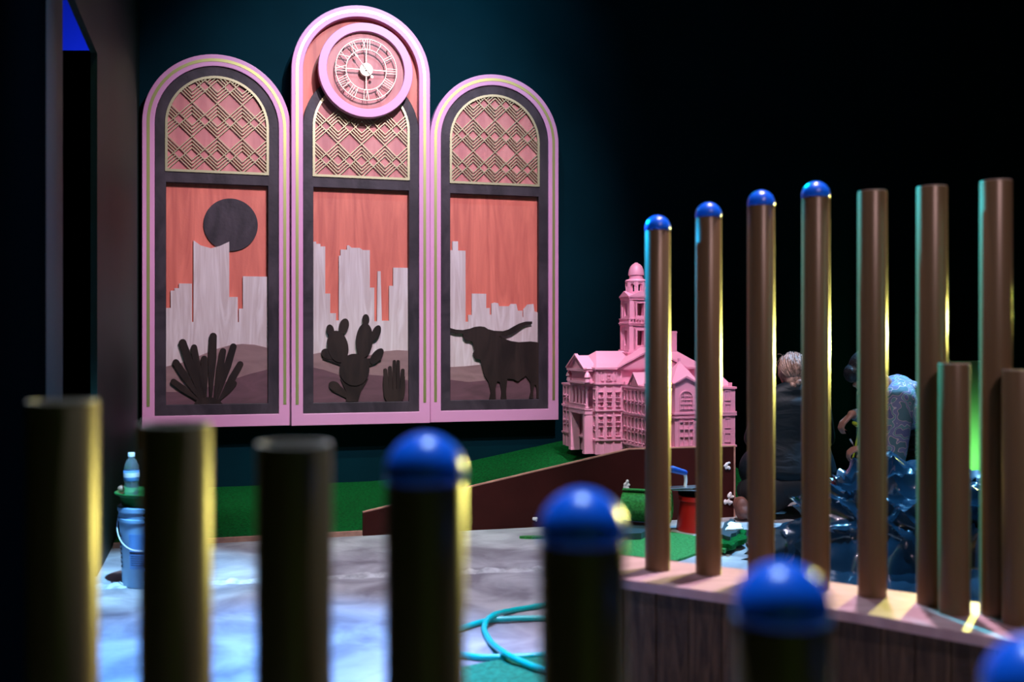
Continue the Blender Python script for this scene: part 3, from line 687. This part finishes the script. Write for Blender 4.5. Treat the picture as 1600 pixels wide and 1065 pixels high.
def ledge(front, back, label, name='planked_ledge', ends=True):
    root = empty(name, (0, 0, 0), 0, label, 'ledge')
    b = B(); vprism(b, front+back[::-1], DECK-.030, DECK); obj('top_board', b, M_plank, root, bevel=.003)
    ins = .05; fi = []; bi = []
    for i in range(len(front)):
        f, k = Vector(front[i]), Vector(back[i]); d = (k-f).normalized(); fi.append(tuple(f+d*ins)); bi.append(tuple(k-d*ins))
    # cladding boards
    b = B(); F = catmull([(x, y, 0) for x, y in fi], 10)
    vprism(b, [(p[0], p[1]) for p in fi]+[(p[0], p[1]) for p in bi][::-1], 0, DECK-.031); obj('core', b, M_black, root)
    random.seed(5); L = []; acc = 0
    pts = [Vector((x, y, 0)) for x, y in fi]
    b = B()
    for i in range(len(pts)-1):
        p, q = pts[i], pts[i+1]; n = max(1, int((q-p).length/.09)); d = (q-p)/n; a = math.atan2(d.y, d.x)
        for k in range(n):
            M = Matrix.Translation(p+d*k) @ Matrix.Rotation(a, 4, 'Z'); box(b, .002, d.length-.002, -.016-random.uniform(0, .004), .001, 0, DECK-.031-random.uniform(0, .004), M)
    # end boards
    for p, q in ((pts[0], Vector((*bi[0], 0))),):
        n = 4; d = (p-q)/n; a = math.atan2(d.y, d.x)
        for k in range(n):
            M = Matrix.Translation(q+d*k) @ Matrix.Rotation(a, 4, 'Z'); box(b, .002, d.length-.002, -.016, .001, 0, DECK-.033, M)
    obj('cladding', b, M_barn, root)
    return root
ledge([(.20, 3.30), (.35, 3.155), (.59, 3.0), (.91, 2.785), (1.12, 2.60), (1.35, 2.40), (1.62, 2.15)],
      [(.26, 3.60), (.389, 3.51), (.80, 3.265), (1.0, 3.10), (1.17, 2.98), (1.40, 2.80), (1.70, 2.55)],
      'curved pink-tinted ledge on brown cladding that carries the tall poles')
nr = [Vector(((px-800)/FP*Y, Y)) for px, Y, _, _ in near]; nr = [nr[0]+(nr[0]-nr[1])*.9]+nr+[nr[-1]+(nr[-1]-nr[-2])*2]
nf, nb = [], []
for i, p in enumerate(nr):
    d = (nr[min(i+1, len(nr)-1)]-nr[max(i-1, 0)]).normalized(); n_ = Vector((d.y, -d.x)); nf.append(tuple(p+n_*.10)); nb.append(tuple(p-n_*.10))
ledge(nf, nb, 'low planked ledge that the near row of blurred poles stands on')

# ================================================================== bucket, bottle
def lid_lathe(root, name, m, prof, c=(0, 0, 0), n=40): b = B(); lathe(b, prof, n, c); return obj(name, b, m, root, smooth=True)
bx, by = -1.685, 4.86
bk = empty('plastic_bucket', (bx, by, 0), 0, 'pale blue plastic bucket with wire handle standing on concrete by the left wall', 'bucket')
lid_lathe(bk, 'body', M_bucket, [(0, 0), (.125, 0), (.130, .006), (.144, .30), (.150, .302), (.150, .315), (.146, .318), (.147, .345), (.152, .348), (.152, .366), (.147, .37), (.140, .36), (.12, .02), (0, .02)])
b = B(); pts = []
for i in range(25):
    t = i/24; a = PI*t; pts.append((-.150*math.cos(a), -.150*math.sin(a)*1.05-.004, .335-.155*math.sin(a)))
tube(b, pts, .0028, 8); obj('wire_handle', b, M_white, bk, smooth=True)
def patch(name, m, a0, a1, z0, z1, rr=.002):
    b = B(); n = 10
    R_ = lambda z: .130+(.144-.130)*(z-.006)/.294+rr
    A = [[b.verts.new((R_(z)*math.cos(a0+(a1-a0)*i/n), R_(z)*math.sin(a0+(a1-a0)*i/n), z)) for i in range(n+1)] for z in (z0, z1)]
    Bq = [[b.verts.new(((R_(z)-.003)*math.cos(a0+(a1-a0)*i/n), (R_(z)-.003)*math.sin(a0+(a1-a0)*i/n), z)) for i in range(n+1)] for z in (z0, z1)]
    for i in range(n):
        b.faces.new([A[0][i], A[0][i+1], A[1][i+1], A[1][i]]); b.faces.new([Bq[0][i], A[0][i], A[1][i], Bq[1][i]]) if i == 0 else None
        b.faces.new([A[1][i], A[1][i+1], Bq[1][i+1], Bq[1][i]]); b.faces.new([Bq[0][i], Bq[0][i+1], A[0][i+1], A[0][i]])
    return b
D = math.radians
obj('printed_label', patch('l', None, D(245), D(300), .09, .25, .0012), M_label, bk)
b = patch('l', None, D(246), D(298), .160, .170, .002); obj('black_bar', b, M_ink, bk)
for k in range(5): obj('fine_print', patch('l', None, D(248), D(290), .148-.010*k, .151-.010*k, .002), M_ink, bk)
random.seed(3)
for k in range(8): 
    z = .09+.02*k
    obj('vertical_lettering', patch('l', None, D(210), D(220), z, z+.007, .0015), M_ink, bk)
    obj('vertical_lettering', patch('l', None, D(210 if k % 2 else 217), D(213 if k % 2 else 220), z, z+.015, .0015), M_ink, bk)
gb = empty('green_tray', (bx-.005, by, .372), 0, 'round green plastic tray resting on top of the pale blue bucket', 'tray')
lid_lathe(gb, 'bowl', M_greenp, [(0, 0), (.128, 0), (.136, .04), (.158, .052), (.160, .058), (.155, .06), (.13, .045), (.12, .008), (0, .008)])
bt = empty('water_bottle', (bx-.085, by-.03, .3805), 0, 'clear plastic water bottle with blue and white label standing in the green tray', 'bottle')
lid_lathe(bt, 'body', M_glass, [(0, 0), (.028, 0), (.033, .006), (.0325, .03), (.029, .04), (.0325, .05), (.0295, .062), (.0325, .075), (.0295, .088), (.033, .10), (.034, .15), (.031, .172), (.022, .195), (.013, .207), (.013, .216), (0, .216)])
lid_lathe(bt, 'label', M_label, [(.0330, .100), (.0343, .102), (.0350, .148), (.0335, .150)])
lid_lathe(bt, 'label_band', M_white, [(.0345, .118), (.0356, .119), (.0356, .138), (.0345, .139)])
lid_lathe(bt, 'cap', M_white, [(0, .212), (.015, .212), (.0155, .228), (.014, .231), (0, .231)])
b = B(); ell(b, (0, 0, 0), (.018, .014, .016), 2); tag(organic(obj('paper_wad', b, M_scrunchie, loc=(bx-.135, by-.02, .442)), .004, 1), 'small pinkish wad on the rim of the green tray beside the bottle', 'paper')

# ================================================================== hose and green mat on the floor
Z5 = lambda x, y, z=.013: fl(320+x*.3991, 640+y*.3991, z)
HP = [Z5(1420, 745), Z5(1370, 756), Z5(1310, 767), Z5(1200, 785), Z5(1125, 806, .035), Z5(1094, 850), Z5(1120, 908), Z5(1180, 955, .035), Z5(1250, 990, .026), Z5(1310, 1012, .026), Z5(1380, 1022, .026), Z5(1435, 985, .026), Z5(1450, 930), Z5(1440, 865), Z5(1400, 822), Z5(1310, 815), Z5(1180, 818, .016), Z5(1100, 826), Z5(1005, 855), Z5(940, 885), Z5(915, 915), Z5(940, 945), Z5(1005, 958), Z5(1080, 968), Z5(1180, 967, .014), Z5(1310, 960), Z5(1420, 940)]
b = B(); tube(b, catmull(HP, 10), .0115, 12); tag(obj('garden_hose', b, M_hose, smooth='all'), 'aqua hose lying in loose loops on the concrete between the near poles', 'hose')
def sheet(name, pts, z0, th, m, label, cat, group=None, wob=0, seed=1, parent=None):
    random.seed(seed); P = []
    n = len(pts)
    for i in range(n):
        a, c = Vector(pts[i][:2]), Vector(pts[(i+1) % n][:2])
        for k in range(6):
            q = a.lerp(c, k/6); P.append((q.x+random.uniform(-wob, wob), q.y+random.uniform(-wob, wob)))
    b = B(); vprism(b, P, z0, z0+th); o = obj(name, b, m, parent); return tag(o, label, cat, group)
sheet('turf_mat', [fl(722, 1046), fl(775, 1035), fl(846, 1030), fl(880, 1060), fl(880, 1140), fl(722, 1140)], .0008, .010, mat('teal_turf', (.01, .36, .20), .8, scale=(60, 60, 60), col2=(.005, .2, .10), bump=1, bscale=300), 'teal green turf mat on the concrete below the aqua hose', 'turf', wob=.003)
sheet('turf_mat', [fl(955, 868), fl(1055, 879), fl(1098, 864), fl(1108, 844), fl(1050, 834), fl(985, 838)], .0008, .012, M_turf2, 'bright green turf mat on the floor in front of the red pail', 'turf', wob=.004, seed=2)
# layered offcuts
z = .014
for i, (x0, y0, x1, y1, m, lb) in enumerate([(1108, 858, 1160, 836, M_turf2, 'bright green turf offcut, lowest of the stack beside the ramp board'), (1118, 852, 1168, 826, M_turf, 'dark green turf offcut in the middle of the stack by the board'), (1122, 838, 1156, 818, M_tarp, 'slate coloured folded sheet on top of the turf offcuts'), ]):
    sheet('folded_sheet' if m is M_tarp else 'turf_offcut', [fl(x0, y0, z), fl((x0+x1)/2, y0+6, z), fl(x1, y0-8, z), fl(x1-8, y1, z), fl(x0+18, y1-4, z)], z, .02, m, lb, 'sheet' if m is M_tarp else 'turf', wob=.012, seed=i+4); z += .021
sheet('paper_scrap', [fl(1133, 828, .08), fl(1160, 826, .08), fl(1158, 818, .08), fl(1140, 815, .08)], .0775, .006, M_foam, 'crumpled white paper scrap on top of the folded slate sheet', 'paper', wob=.006, seed=9)
sheet('folded_sheet', [fl(962, 848), fl(1003, 846), fl(1022, 838), fl(1018, 826), fl(968, 822)], .014, .035, M_tarp, 'slate coloured sheet folded under the green turf roll', 'sheet', wob=.006, seed=12)
# turf roll
p = at(1020, 786, 6.12); b = B(); n = 36; prof = []
for i in range(70):
    t = i/69*3.3*2*PI; r = .035+.068*i/69; prof.append((r*math.cos(t), r*math.sin(t)))
outer = prof; inner = [(x*(1-.009/max(.01, math.hypot(x, y))), y*(1-.009/max(.01, math.hypot(x, y)))) for x, y in prof]
band(b, outer, inner, -.14, .14, closed=False)
rl = obj('turf_roll', b, M_turf2, loc=(p.x-.035, 6.13, .155), smooth=True); rl.rotation_euler = (0, 0, PI/2-.35)
tag(rl, 'rolled-up piece of green turf beside the red pail', 'turf roll')
# red pail
px_, py_ = .292/1.623*0+ (1091-800)/FP*6.22, 6.22
rp = empty('red_pail', (px_, py_, .0), 0, 'red plastic pail with black lid in front of the ramp board', 'pail')
lid_lathe(rp, 'body', M_red, [(0, 0), (.128, 0), (.130, .012), (.108, .16), (.108, .175), (.116, .18), (.116, .205), (.108, .212), (0, .212)])
lid_lathe(rp, 'lid', M_black, [(0, .212), (.118, .212), (.120, .235), (.114, .242), (0, .242)])
tw = empty('plastering_trowel', (px_-.11, py_-.02, .2435), .3, 'steel plastering trowel with blue handle lying on the red pail', 'trowel')
b = B(); box(b, -.115, .13, -.05, .05, 0, .004); obj('blade', b, M_steel, tw, bevel=.001)
b = B(); tube(b, catmull([(.03, 0, .004), (.035, 0, .04), (.03, 0, .075), (.01, 0, .088)], 6), .010, 10); obj('neck', b, M_white, tw, smooth=True)
b = B(); limb(b, (.03, 0, .088), .017, (-.055, 0, .112), .022); organic(obj('grip', b, M_bluep, tw), .004)
tw2 = empty('float_trowel', (px_-.09, py_-.03, .2495), -.25, 'second flat steel trowel under the blue handled one', 'trowel')
b = B(); box(b, -.12, .10, -.04, .05, 0, .003); obj('blade', b, M_steel, tw2); b = B(); box(b, -.09, .05, .0, .012, .003, .012); obj('spine', b, M_steel, tw2)
tw2.location.z = .2430; tw.location.z = .2555
ts = B(); box(ts, -.09, .09, -.05, .05, 0, .03); 
ts.free()

# ================================================================== people
def person(label): return empty('person', (0, 0, 0), 0, label, 'person')
def hand(bm, wrist, direction, palm_n, grip=.8, side=1, s=1.0):
    """palm with five bent fingers"""
    d = Vector(direction).normalized(); n = Vector(palm_n).normalized(); t = d.cross(n).normalized()*side
    wv = Vector(wrist)
    for k in range(4):
        off = (k-1.5)*.019*s; base = wv+d*.085*s+t*off; L = (.036, .042, .040, .030)[k]*s
        limb(bm, wv+d*.012*s+t*off*.55, .014*s, base, .0105*s)
        p1 = base+(d*math.cos(grip*.6)+n*math.sin(grip*.6))*L; p2 = p1+(d*math.cos(grip*1.7)+n*math.sin(grip*1.7))*L*.7; p3 = p2+(d*math.cos(grip*2.5)+n*math.sin(grip*2.5))*L*.5
        chain(bm, [base, p1, p2, p3], [.0098*s, .0088*s, .008*s, .0072*s])
    th = wv+d*.03*s-t*.026*s; chain(bm, [th, th+(d*.6-t*.6+n*.5).normalized()*.035*s, th+(d*.6-t*.6+n*.5).normalized()*.035*s+(d*.9+n*.6).normalized()*.03*s], [.013*s, .0105*s, .009*s])
# --- woman seen from behind, kneeling and sitting on her heels, facing away
w_ = person('blond braided person in a black shirt kneeling with their back turned')
yb = 6.72; cx = (1240-800)/FP*yb
hd = Vector((cx, yb+.05, .925))
b = B()
ell(b, hd, (.078, .098, .108), 3); limb(b, hd+Vector((0, .01, -.07)), .05, (cx, yb+.03, .80), .05)
ell(b, hd+Vector((0, .098, -.01)), (.014, .018, .022), 2); ell(b, hd+Vector((0, .085, -.055)), (.03, .02, .012), 2)   # nose, mouth
for s in (-1, 1):
    ell(b, hd+Vector((s*.078, .005, -.01)), (.010, .018, .028), 2); ell(b, hd+Vector((s*.032, .088, .012)), .012, 2)
chain(b, [(cx, yb+.02, .76), (cx, yb, .55), (cx, yb-.04, .27)], [.07, .075, .10])
for s in (-1, 1):
    sh = Vector((cx+s*.17, yb, .755)); el_ = Vector((cx+s*.235, yb+.10, .50)); wr = Vector((cx+s*.13, yb+.33, .42))
    chain(b, [sh, el_, wr], [.05, .04, .028]); hand(b, wr, (-s*.3, 1, -.3), (0, 0, -1), .5, s)
    hip = Vector((cx+s*.10, yb-.06, .25)); kn = Vector((cx+s*.20, yb+.34, .10)); an = Vector((cx+s*.21, yb-.14, .09))
    chain(b, [hip, kn, an], [.095, .07, .04]); 
organic(obj('body', b, M_skin, w_), .007, 3)
b = B()
chain(b, [(cx-.165, yb, .755), (cx, yb-.012, .805), (cx+.165, yb, .755)], [.064, .082, .064])
KS = [(.72, .210, .112, -.005), (.60, .205, .118, -.02), (.48, .215, .125, -.03), (.36, .25, .15, -.05), (.29, .265, .165, -.06)]
for k in range(25):
    t = k/24*4; i0 = min(3, int(t)); t -= i0; z, wd, dp, dy = [KS[i0][q]*(1-t)+KS[i0+1][q]*t for q in range(4)]; ell(b, (cx, yb+dy, z), (wd, dp, .085), 3)
ell(b, (cx-.20, yb-.02, .30), (.16, .15, .16), 3)
for s in (-1, 1): chain(b, [(cx+s*.17, yb, .755), (cx+s*.245, yb+.10, .49), (cx+s*.17, yb+.25, .435)], [.066, .058, .046])
sh_ = organic(obj('shirt', b, M_shirt, w_), .011, 12)
b = B()
for s in (-1, 1):
    chain(b, [(cx+s*.10, yb-.06, .24), (cx+s*.21, yb+.34, .115), (cx+s*.22, yb-.10, .10)], [.115, .088, .058])
ell(b, (cx, yb-.06, .22), (.23, .16, .12), 3); ell(b, (cx-.19, yb-.06, .17), (.17, .15, .15), 3)
organic(obj('trousers', b, M_jeans, w_), .012, 4)
for s in (-1, 1):
    sx_ = cx+s*.24 if s > 0 else 1.445
    b = B(); chain(b, [(sx_, yb-.15, .10), (sx_+.01, yb-.20, .055)], [.05, .045]); ell(b, (sx_, yb-.19, .075), (.045, .035, .07), 3); organic(obj('shoe', b, M_shoe, w_), .008, 2)
# hair: shell, loose strands and a braid
b = B(); ell(b, hd+Vector((0, -.022, .022)), (.092, .098, .108), 3); ell(b, hd+Vector((0, -.075, -.045)), (.062, .05, .06), 3)
hs = organic(obj('hair', b, M_hair, w_), .008, 2)
b = B(); random.seed(21)
for k in range(150):
    a = random.uniform(-1.5, 1.5); t0 = random.uniform(.1, 1.45); c0 = hd+Vector((0, -.022, .022))
    P = []
    for i in range(6):
        t = t0*(1-i/5)+(-.75)*(i/5); aa = a*(1-.8*i/5); rr = 1.03+.05*math.sin(i*1.3+k)
        P.append(c0+Vector((.092*rr*math.sin(aa)*math.cos(t), -.098*rr*math.cos(aa)*math.cos(t), .108*rr*math.sin(t))))
    tube(b, P, .003, 5, [.0025, .0042, .0045, .0042, .004, .002])
for k in range(26):
    a = random.uniform(0, PI); c0 = hd+Vector((0, -.02, .03)); q = c0+Vector((math.cos(a)*.10, random.uniform(-.06, .03), math.sin(a)*.105)); dr = Vector((random.uniform(-.04, .04), 0, random.uniform(-.03, .035)))
    tube(b, [q*.98+c0*.02, q+dr*.5, q+dr+Vector((0, 0, -.015))], .001, 4)
obj('hair_strands', b, M_hair, w_, smooth='all')
b = B()
for i in range(8):
    s = -1 if i % 2 else 1; z = hd.z-.06-.021*i; R = Matrix.Rotation(s*.7, 3, 'Y')
    ell(b, (hd.x-.006*i+s*.013, hd.y-.118+.0*i, z), (.019, .017, .026), 2, R)
obj('braid', b, M_hair, w_, smooth='all')
b = B(); q = Vector((hd.x-.052, hd.y-.135, hd.z-.235))
for k in range(14):
    tube(b, [q+Vector((.02, 0, .03)), q+Vector((random.uniform(-.02, .02), random.uniform(-.012, .0), .0)), q+Vector((random.uniform(-.035, .015), random.uniform(-.01, 0), -.028))], .006, 6, [.007, .010, .003])
obj('braid_tail', b, M_scrunchie, w_, smooth='all')
# --- man in camouflage hoodie, crouched, leaning to the left over his work
m_ = person('dark-haired person in a camouflage hoodie and black puffer vest bending over their work')
Y2 = 6.55
g2 = lambda px, py, dy=0: at(px, py, Y2+dy)
hc_ = g2(1352, 578)
b = B(); Rh = Matrix.Rotation(-.55, 3, 'Y')
ell(b, hc_, (.100, .078, .115), 3, Rh)
fc = hc_+Vector((-.015, .03, -.09))       # face looks down and to the left
ell(b, fc, (.038, .055, .06), 3, Rh); ell(b, fc+Vector((-.035, 0, -.005)), (.024, .012, .016), 2); ell(b, fc+Vector((.0, 0, -.055)), (.03, .035, .02), 2)
for s in (-1, 1):
    ell(b, hc_+Vector((.02, s*.077, -.01)), (.018, .009, .03), 2); ell(b, fc+Vector((-.022, s*.03, .022)), .011, 2)
ns = g2(1402, 606, .06); limb(b, hc_+Vector((.06, 0, -.02)), .052, ns+Vector((-.01, .02, -.05)), .05)
shN, shF = g2(1408, 622, -.05), g2(1385, 622, .24)
hip = g2(1470, 762, .12)
chain(b, [ns+Vector((.02, .03, -.09)), g2(1440, 690, .12), hip], [.06, .08, .10])
elN, wrN = g2(1396, 712, -.12), g2(1352, 698, -.02)
elF, wrF = g2(1368, 655, .18), g2(1331, 647, .02)
chain(b, [shN, elN, wrN], [.055, .042, .028]); chain(b, [shF, elF, wrF], [.055, .042, .028])
hand(b, wrF, (-.75, -.1, -.65), (.45, .1, -.85), .95, 1, .95); hand(b, wrN, (-.9, 0, -.2), (.2, .2, -.9), .8, -1, .95)
for s in (-1, 1):
    h_ = hip+Vector((0, s*.11, -.03)); kn = Vector((1.98+.12, Y2+.12+s*.17, .30 if s < 0 else .10)); an = Vector((hip.x-.05+.08*s, Y2+.12+s*.14, .09))
    kn = Vector((hip.x-.42, Y2+.12+s*.17, .34)); chain(b, [h_, kn, an], [.095, .07, .045])
organic(obj('body', b, M_skin, m_), .006, 3)
b = B(); ell(b, hc_+Vector((.01, 0, .015)), (.115, .092, .118), 3, Rh); ell(b, hc_+Vector((-.085, 0, -.02)), (.05, .07, .06), 3)
hh = organic(obj('hair', b, M_dhair, m_), .007, 1)
b = B(); ell(b, fc+Vector((.01, 0, -.062)), (.036, .044, .026), 2); organic(obj('beard', b, M_dhair, m_), .006, 1)
b = B()
chain(b, [shN, elN, g2(1360, 702, -.05)], [.088, .078, .052]); chain(b, [shF, elF, g2(1337, 648, .04)], [.085, .06, .042])
chain(b, [shN, ns+Vector((.02, .05, -.03)), shF], [.095, .12, .09])
ell(b, g2(1418, 640, .06), (.12, .19, .13), 3); ell(b, g2(1412, 612, .03), (.095, .12, .07), 3, Matrix.Rotation(.5, 3, 'Y')); ell(b, g2(1422, 606, .02), (.07, .10, .05), 3)
organic(obj('hoodie', b, M_camo, m_), .009, 4)
b = B(); v0, v1 = g2(1440, 655, .12), g2(1468, 752, .12)
for k in range(9):
    t = k/8; c = v0.lerp(v1, t); ell(b, c, (.158+.012*t, .205, .036), 3, Matrix.Rotation(-.25, 3, 'Y'))
organic(obj('puffer_vest', b, M_vest, m_), .008, 1)
b = B()
for s in (-1, 1):
    h_ = hip+Vector((0, s*.10, -.04)); kn = Vector((hip.x-.42, Y2+.12+s*.17, .34)); an = Vector((hip.x-.05+.08*s, Y2+.12+s*.14, .10)); chain(b, [h_, kn, an], [.12, .085, .06])
organic(obj('trousers', b, M_jeans, m_), .012, 3)
for s in (-1, 1):
    an = Vector((hip.x-.05+.08*s, Y2+.12+s*.14, .045)); b = B(); chain(b, [an, an+Vector((-.13, 0, -.005))], [.045, .038]); organic(obj('shoe', b, M_shoe, m_), .008, 2)
# knife in the far hand, lime stand
k0, k1 = g2(1321, 672, -.02), g2(1336, 700, .02)
kr = empty('utility_knife', k0, 0, 'slim knife with pale tip held by the person in camouflage', 'knife')
b = B(); d = k1-k0; tube(b, [Vector((0, 0, 0)), d*.45], .006, 10); obj('handle', b, M_black, kr, smooth=True)
b = B(); tube(b, [d*.45, d*.72], .0055, 8); obj('collar', b, M_white, kr); b = B(); tube(b, [d*.72, d], .003, 6); obj('blade', b, M_steel, kr)
p = at(1348, 660, 7.1); ls = empty('work_stand', (p.x, 7.1, 0), 0, 'lime yellow stand with spread legs in front of the person in camouflage', 'stand')
b = B(); lathe(b, [(0, p.z-.035), (.045, p.z-.03), (.07, p.z-.01), (.07, p.z+.005), (0, p.z+.008)], 24); obj('stand_top', b, M_lime, ls, smooth=True)
for k in range(3):
    a = k*2*PI/3+2.6; b = B(); tube(b, [(.02*math.cos(a), .02*math.sin(a), p.z-.03), (.13*math.cos(a), .13*math.sin(a), 0)], .007, 8); obj('leg', b, M_lime, ls)

# ================================================================== black plastic heap
def heap(cx, cy, rx, ry, h, seed, label, npl=26):
    random.seed(seed); pl = []
    for _ in range(npl):
        d = Vector((random.uniform(-1, 1), random.uniform(-1, 1), random.uniform(-.1, 1.1))).normalized(); pl.append((d, random.uniform(.72, 1.0)))
    cre = [(Vector((random.uniform(-1, 1), random.uniform(-1, 1), random.uniform(-.8, .8))).normalized(), random.uniform(2, 5), random.uniform(0, 6)) for _ in range(7)]
    b = B(); bmesh.ops.create_icosphere(b, subdivisions=6, radius=1)
    for v in b.verts:
        n = v.co.copy(); q = n+.10*mnoise.noise_vector(n*2.2+Vector((seed, 0, 0))); q.normalize()
        f = 1.12
        for d, r_ in pl:
            k = d.dot(q)
            if k > .05: f = min(f, r_/k)
        cr = 0
        for d, fr_, ph in cre:
            sn = math.sin((d.dot(q)+.3*mnoise.noise(n*1.6+Vector((ph, 0, 0))))*fr_+ph); cr += (1-abs(sn))**5
        f += .10*cr-.03+.028*abs(mnoise.noise(n*5+Vector((0, seed, 0))))+.006*mnoise.noise(n*14)
        zz = (max(n.z, -.25)+.25)/1.25
        v.co = Vector((cx+n.x*rx*f, cy+n.y*ry*f, max(0, h*(zz**.75 if zz > 0 else 0)*f)))
    o = obj('plastic_sheeting', b, M_plastic, smooth=True); return tag(o, label, 'plastic sheet', 'black plastic heaps')
hp_ = heap(2.09, 5.42, .74, .46, .56, 8, 'crumpled shiny black plastic heap behind the ledge, in front of the two people', 34)
del hp_['group']
b = B(); random.seed(31); nx_, ny_ = 60, 40; gg = [[b.verts.new((1.13+2.4*i/nx_+.20*j/ny_, 3.95+2.15*j/ny_, .004+.030*abs(mnoise.noise(Vector((i*.16, j*.16, 3))))+.02*abs(mnoise.noise(Vector((i*.5, j*.5, 9)))))) for j in range(ny_+1)] for i in range(nx_+1)]
for i in range(nx_):
    for j in range(ny_): b.faces.new([gg[i][j], gg[i+1][j], gg[i+1][j+1], gg[i][j+1]])
obj('spread_edge', b, M_plastic, hp_, smooth='all')
# mint board lit from below, at the back right
p = at(1523, 752, 7.6)
mb = B(); box(mb, -.13, .13, 0, .03, 0, .95); tag(obj('standing_board', mb, M_mint, loc=(p.x+.1, 7.95, .03), rz=.1), 'pale green board leaning at the back, lit green from below', 'board')
spot('board_uplight', (p.x+.05, 7.55, .10), (p.x+.06, 7.95, .30), (.35, 1, .35), 14, 80, .9, .02)
